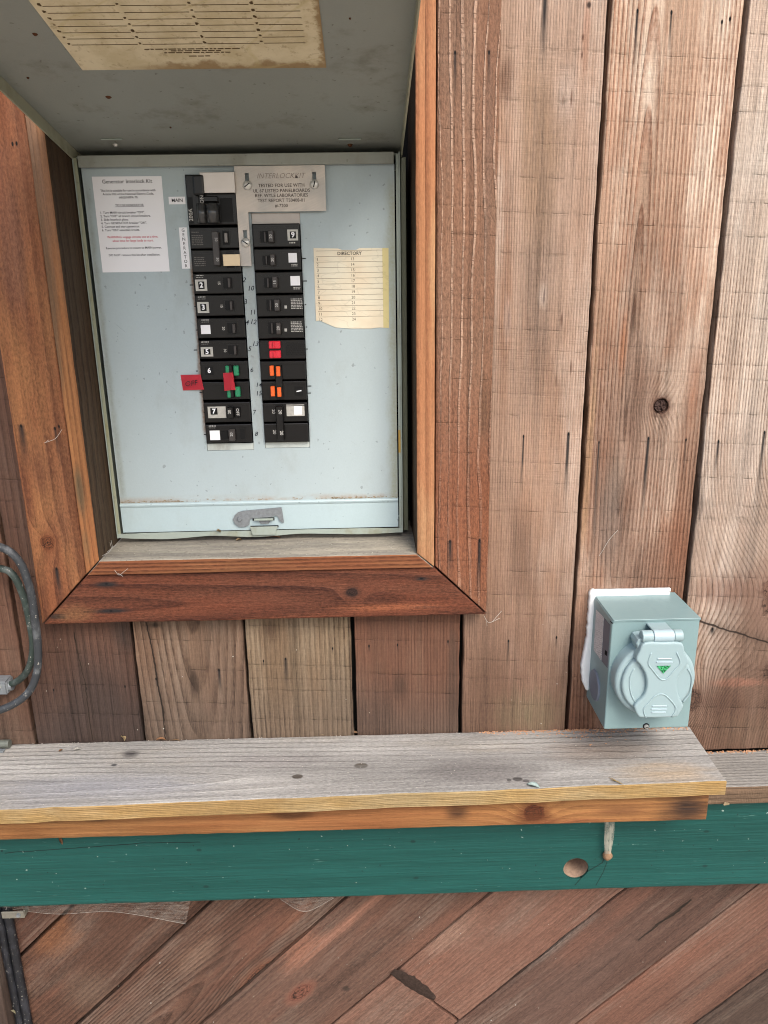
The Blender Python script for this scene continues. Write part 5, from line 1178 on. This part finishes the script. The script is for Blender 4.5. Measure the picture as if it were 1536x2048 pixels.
# cobwebs
g = G('cobweb_silk'); tr_ = g.n.new('ShaderNodeBsdfTransparent'); mx_ = g.n.new('ShaderNodeMixShader'); x_, y_, z_ = g.coords()
al = g.sm(.3, .75, g.noise(x_*60, y_*60, z_*160, 4, .7))*.5
g.out(c(200, 190, 180), .9, .1); g.put(mx_.inputs[0], al); g.t.links.new(tr_.outputs[0], mx_.inputs[1]); g.t.links.new(g.bsdf.outputs[0], mx_.inputs[2]); g.t.links.new(mx_.outputs[0], g.n['Material Output'].inputs[0])
M_WEB = g.mat; M_SILK = plain('silk_thread', c(206, 200, 190), .8, .2)
def web(label, top, bot, y0, y1, strands=()):
    w_ = thing('cobweb', label, 'cobweb', P(*top[0], y0)); n_ = 24; bm = bmesh.new()
    T_ = spline([P(a_, b_, y0) for a_, b_ in top], 8); B_ = spline([P(a_, b_, y1) for a_, b_ in bot], 8); m_ = min(len(T_), len(B_))
    ta = [T_[int(i*(len(T_)-1)/n_)] for i in range(n_+1)]; ba = [B_[int(i*(len(B_)-1)/n_)] for i in range(n_+1)]
    va = [bm.verts.new(q) for q in ta]; vb = [bm.verts.new(q) for q in ba]
    for i in range(n_): bm.faces.new((va[i], va[i+1], vb[i+1], vb[i]))
    mobj('silk_sheet', bm, M_WEB, w_)
    bm = bmesh.new(); add_tube(bm, ba, .00018, 5, 1); mobj('thread', bm, M_SILK, w_)
    for s_ in strands:
        bm = bmesh.new(); add_tube(bm, [P(*q) for q in s_], .00025, 5, 5); mobj('thread', bm, M_SILK, w_)
web('sagging grey cobweb sheet from the cable bracket along the rail underside', [(0, 1812), (150, 1808), (300, 1804), (380, 1802)], [(0, 1815), (110, 1828), (230, 1824), (372, 1848)], -.060, YD-.003)
web('small triangular grey cobweb hanging under the green rail', [(560, 1797), (610, 1796), (668, 1794)], [(561, 1799), (610, 1823), (668, 1796)], -.060, YD-.012)
for nm, lb, paths in (('cobweb', 'wispy pale cobweb threads at the surround bottom right corner', [[(968, 1232, -.026), (978, 1245, -.015), (1000, 1236, -.004)], [(972, 1238, -.022), (974, 1252, -.010)], [(985, 1243, -.010), (1003, 1222, -.002)]]),
                      ('cobweb', 'pale cobweb threads stretched over the left end of the sill', [[(220, 1085, .01), (222, 1100, -.005), (204, 1112, -.02)], [(222, 1080, .012), (226, 1098, -.008)], [(232, 1090, .005), (214, 1104, -.015)]]),
                      ('cobweb', 'pale thread curl dangling on the orange sill edge', [[(229, 1140, -.031), (238, 1150, -.032), (248, 1143, -.032), (256, 1137, -.031)], [(236, 1146, -.031), (246, 1153, -.033)]]),
                      ('cobweb', 'white silk scrap across the left orange casing', [[(88, 886, -.026), (100, 882, -.027), (112, 876, -.027), (124, 859, -.026)], [(92, 884, -.0265), (97, 880, -.027)]]),
                      ('cobweb', 'long pale hair on the knotted plank above the inlet box', [[(1236, 1060, -.001), (1218, 1080, -.002), (1206, 1100, -.002), (1198, 1112, -.001)]])):
    w_ = thing(nm, lb, 'cobweb', P(*paths[0][0]))
    for s_ in paths:
        bm = bmesh.new(); add_tube(bm, [P(*q) for q in s_], .00024, 5, 5); mobj('thread', bm, M_SILK, w_)
# translucent cocoon strip under the shelf cleat
coc = thing('cocoon', 'translucent silk strip with brown cocoon hanging from the shelf cleat over green paint', 'cocoon', P(1217, 1645, -.078))
g = G('silk_strip'); tr_ = g.n.new('ShaderNodeBsdfTransparent'); mx_ = g.n.new('ShaderNodeMixShader'); x_, y_, z_ = g.coords()
g.out(c(190, 186, 170), .5, .4); g.put(mx_.inputs[0], g.sm(.3, .7, g.noise(x_*260, y_*100, z_*60, 3))*.5+.3); g.t.links.new(tr_.outputs[0], mx_.inputs[1]); g.t.links.new(g.bsdf.outputs[0], mx_.inputs[2]); g.t.links.new(mx_.outputs[0], g.n['Material Output'].inputs[0])
bm = bmesh.new(); L_ = [(1209, 1642), (1209, 1665), (1208, 1690), (1209, 1708)]; R_ = [(1229, 1642), (1229, 1660), (1226, 1685), (1221, 1708)]
va = [bm.verts.new(P(a_, b_, -.0765)) for a_, b_ in L_]; vm = [bm.verts.new(P((a_[0]+b_[0])/2, a_[1], -.0795)) for a_, b_ in zip(L_, R_)]; vb = [bm.verts.new(P(a_, b_, -.0765)) for a_, b_ in R_]
for i in range(3): bm.faces.new((va[i], va[i+1], vm[i+1], vm[i])); bm.faces.new((vm[i], vm[i+1], vb[i+1], vb[i]))
mobj('silk_strip', bm, g.mat, coc, True)
q = P(1216, 1713, -.072); bm = bmesh.new(); bmesh.ops.create_icosphere(bm, subdivisions=3, radius=1)
for v in bm.verts: v.co = Vector((v.co.x*.0062*(1+.2*mnoise.noise(v.co*3)), v.co.y*.0045, v.co.z*.0068*(1+.25*mnoise.noise(v.co*2.5))))+Vector((q.x, -.0705, q.z))
mobj('cocoon_body', bm, plain('cocoon_tan', c(160, 128, 100), .8, .2, var=.4, vs=350), coc, True)
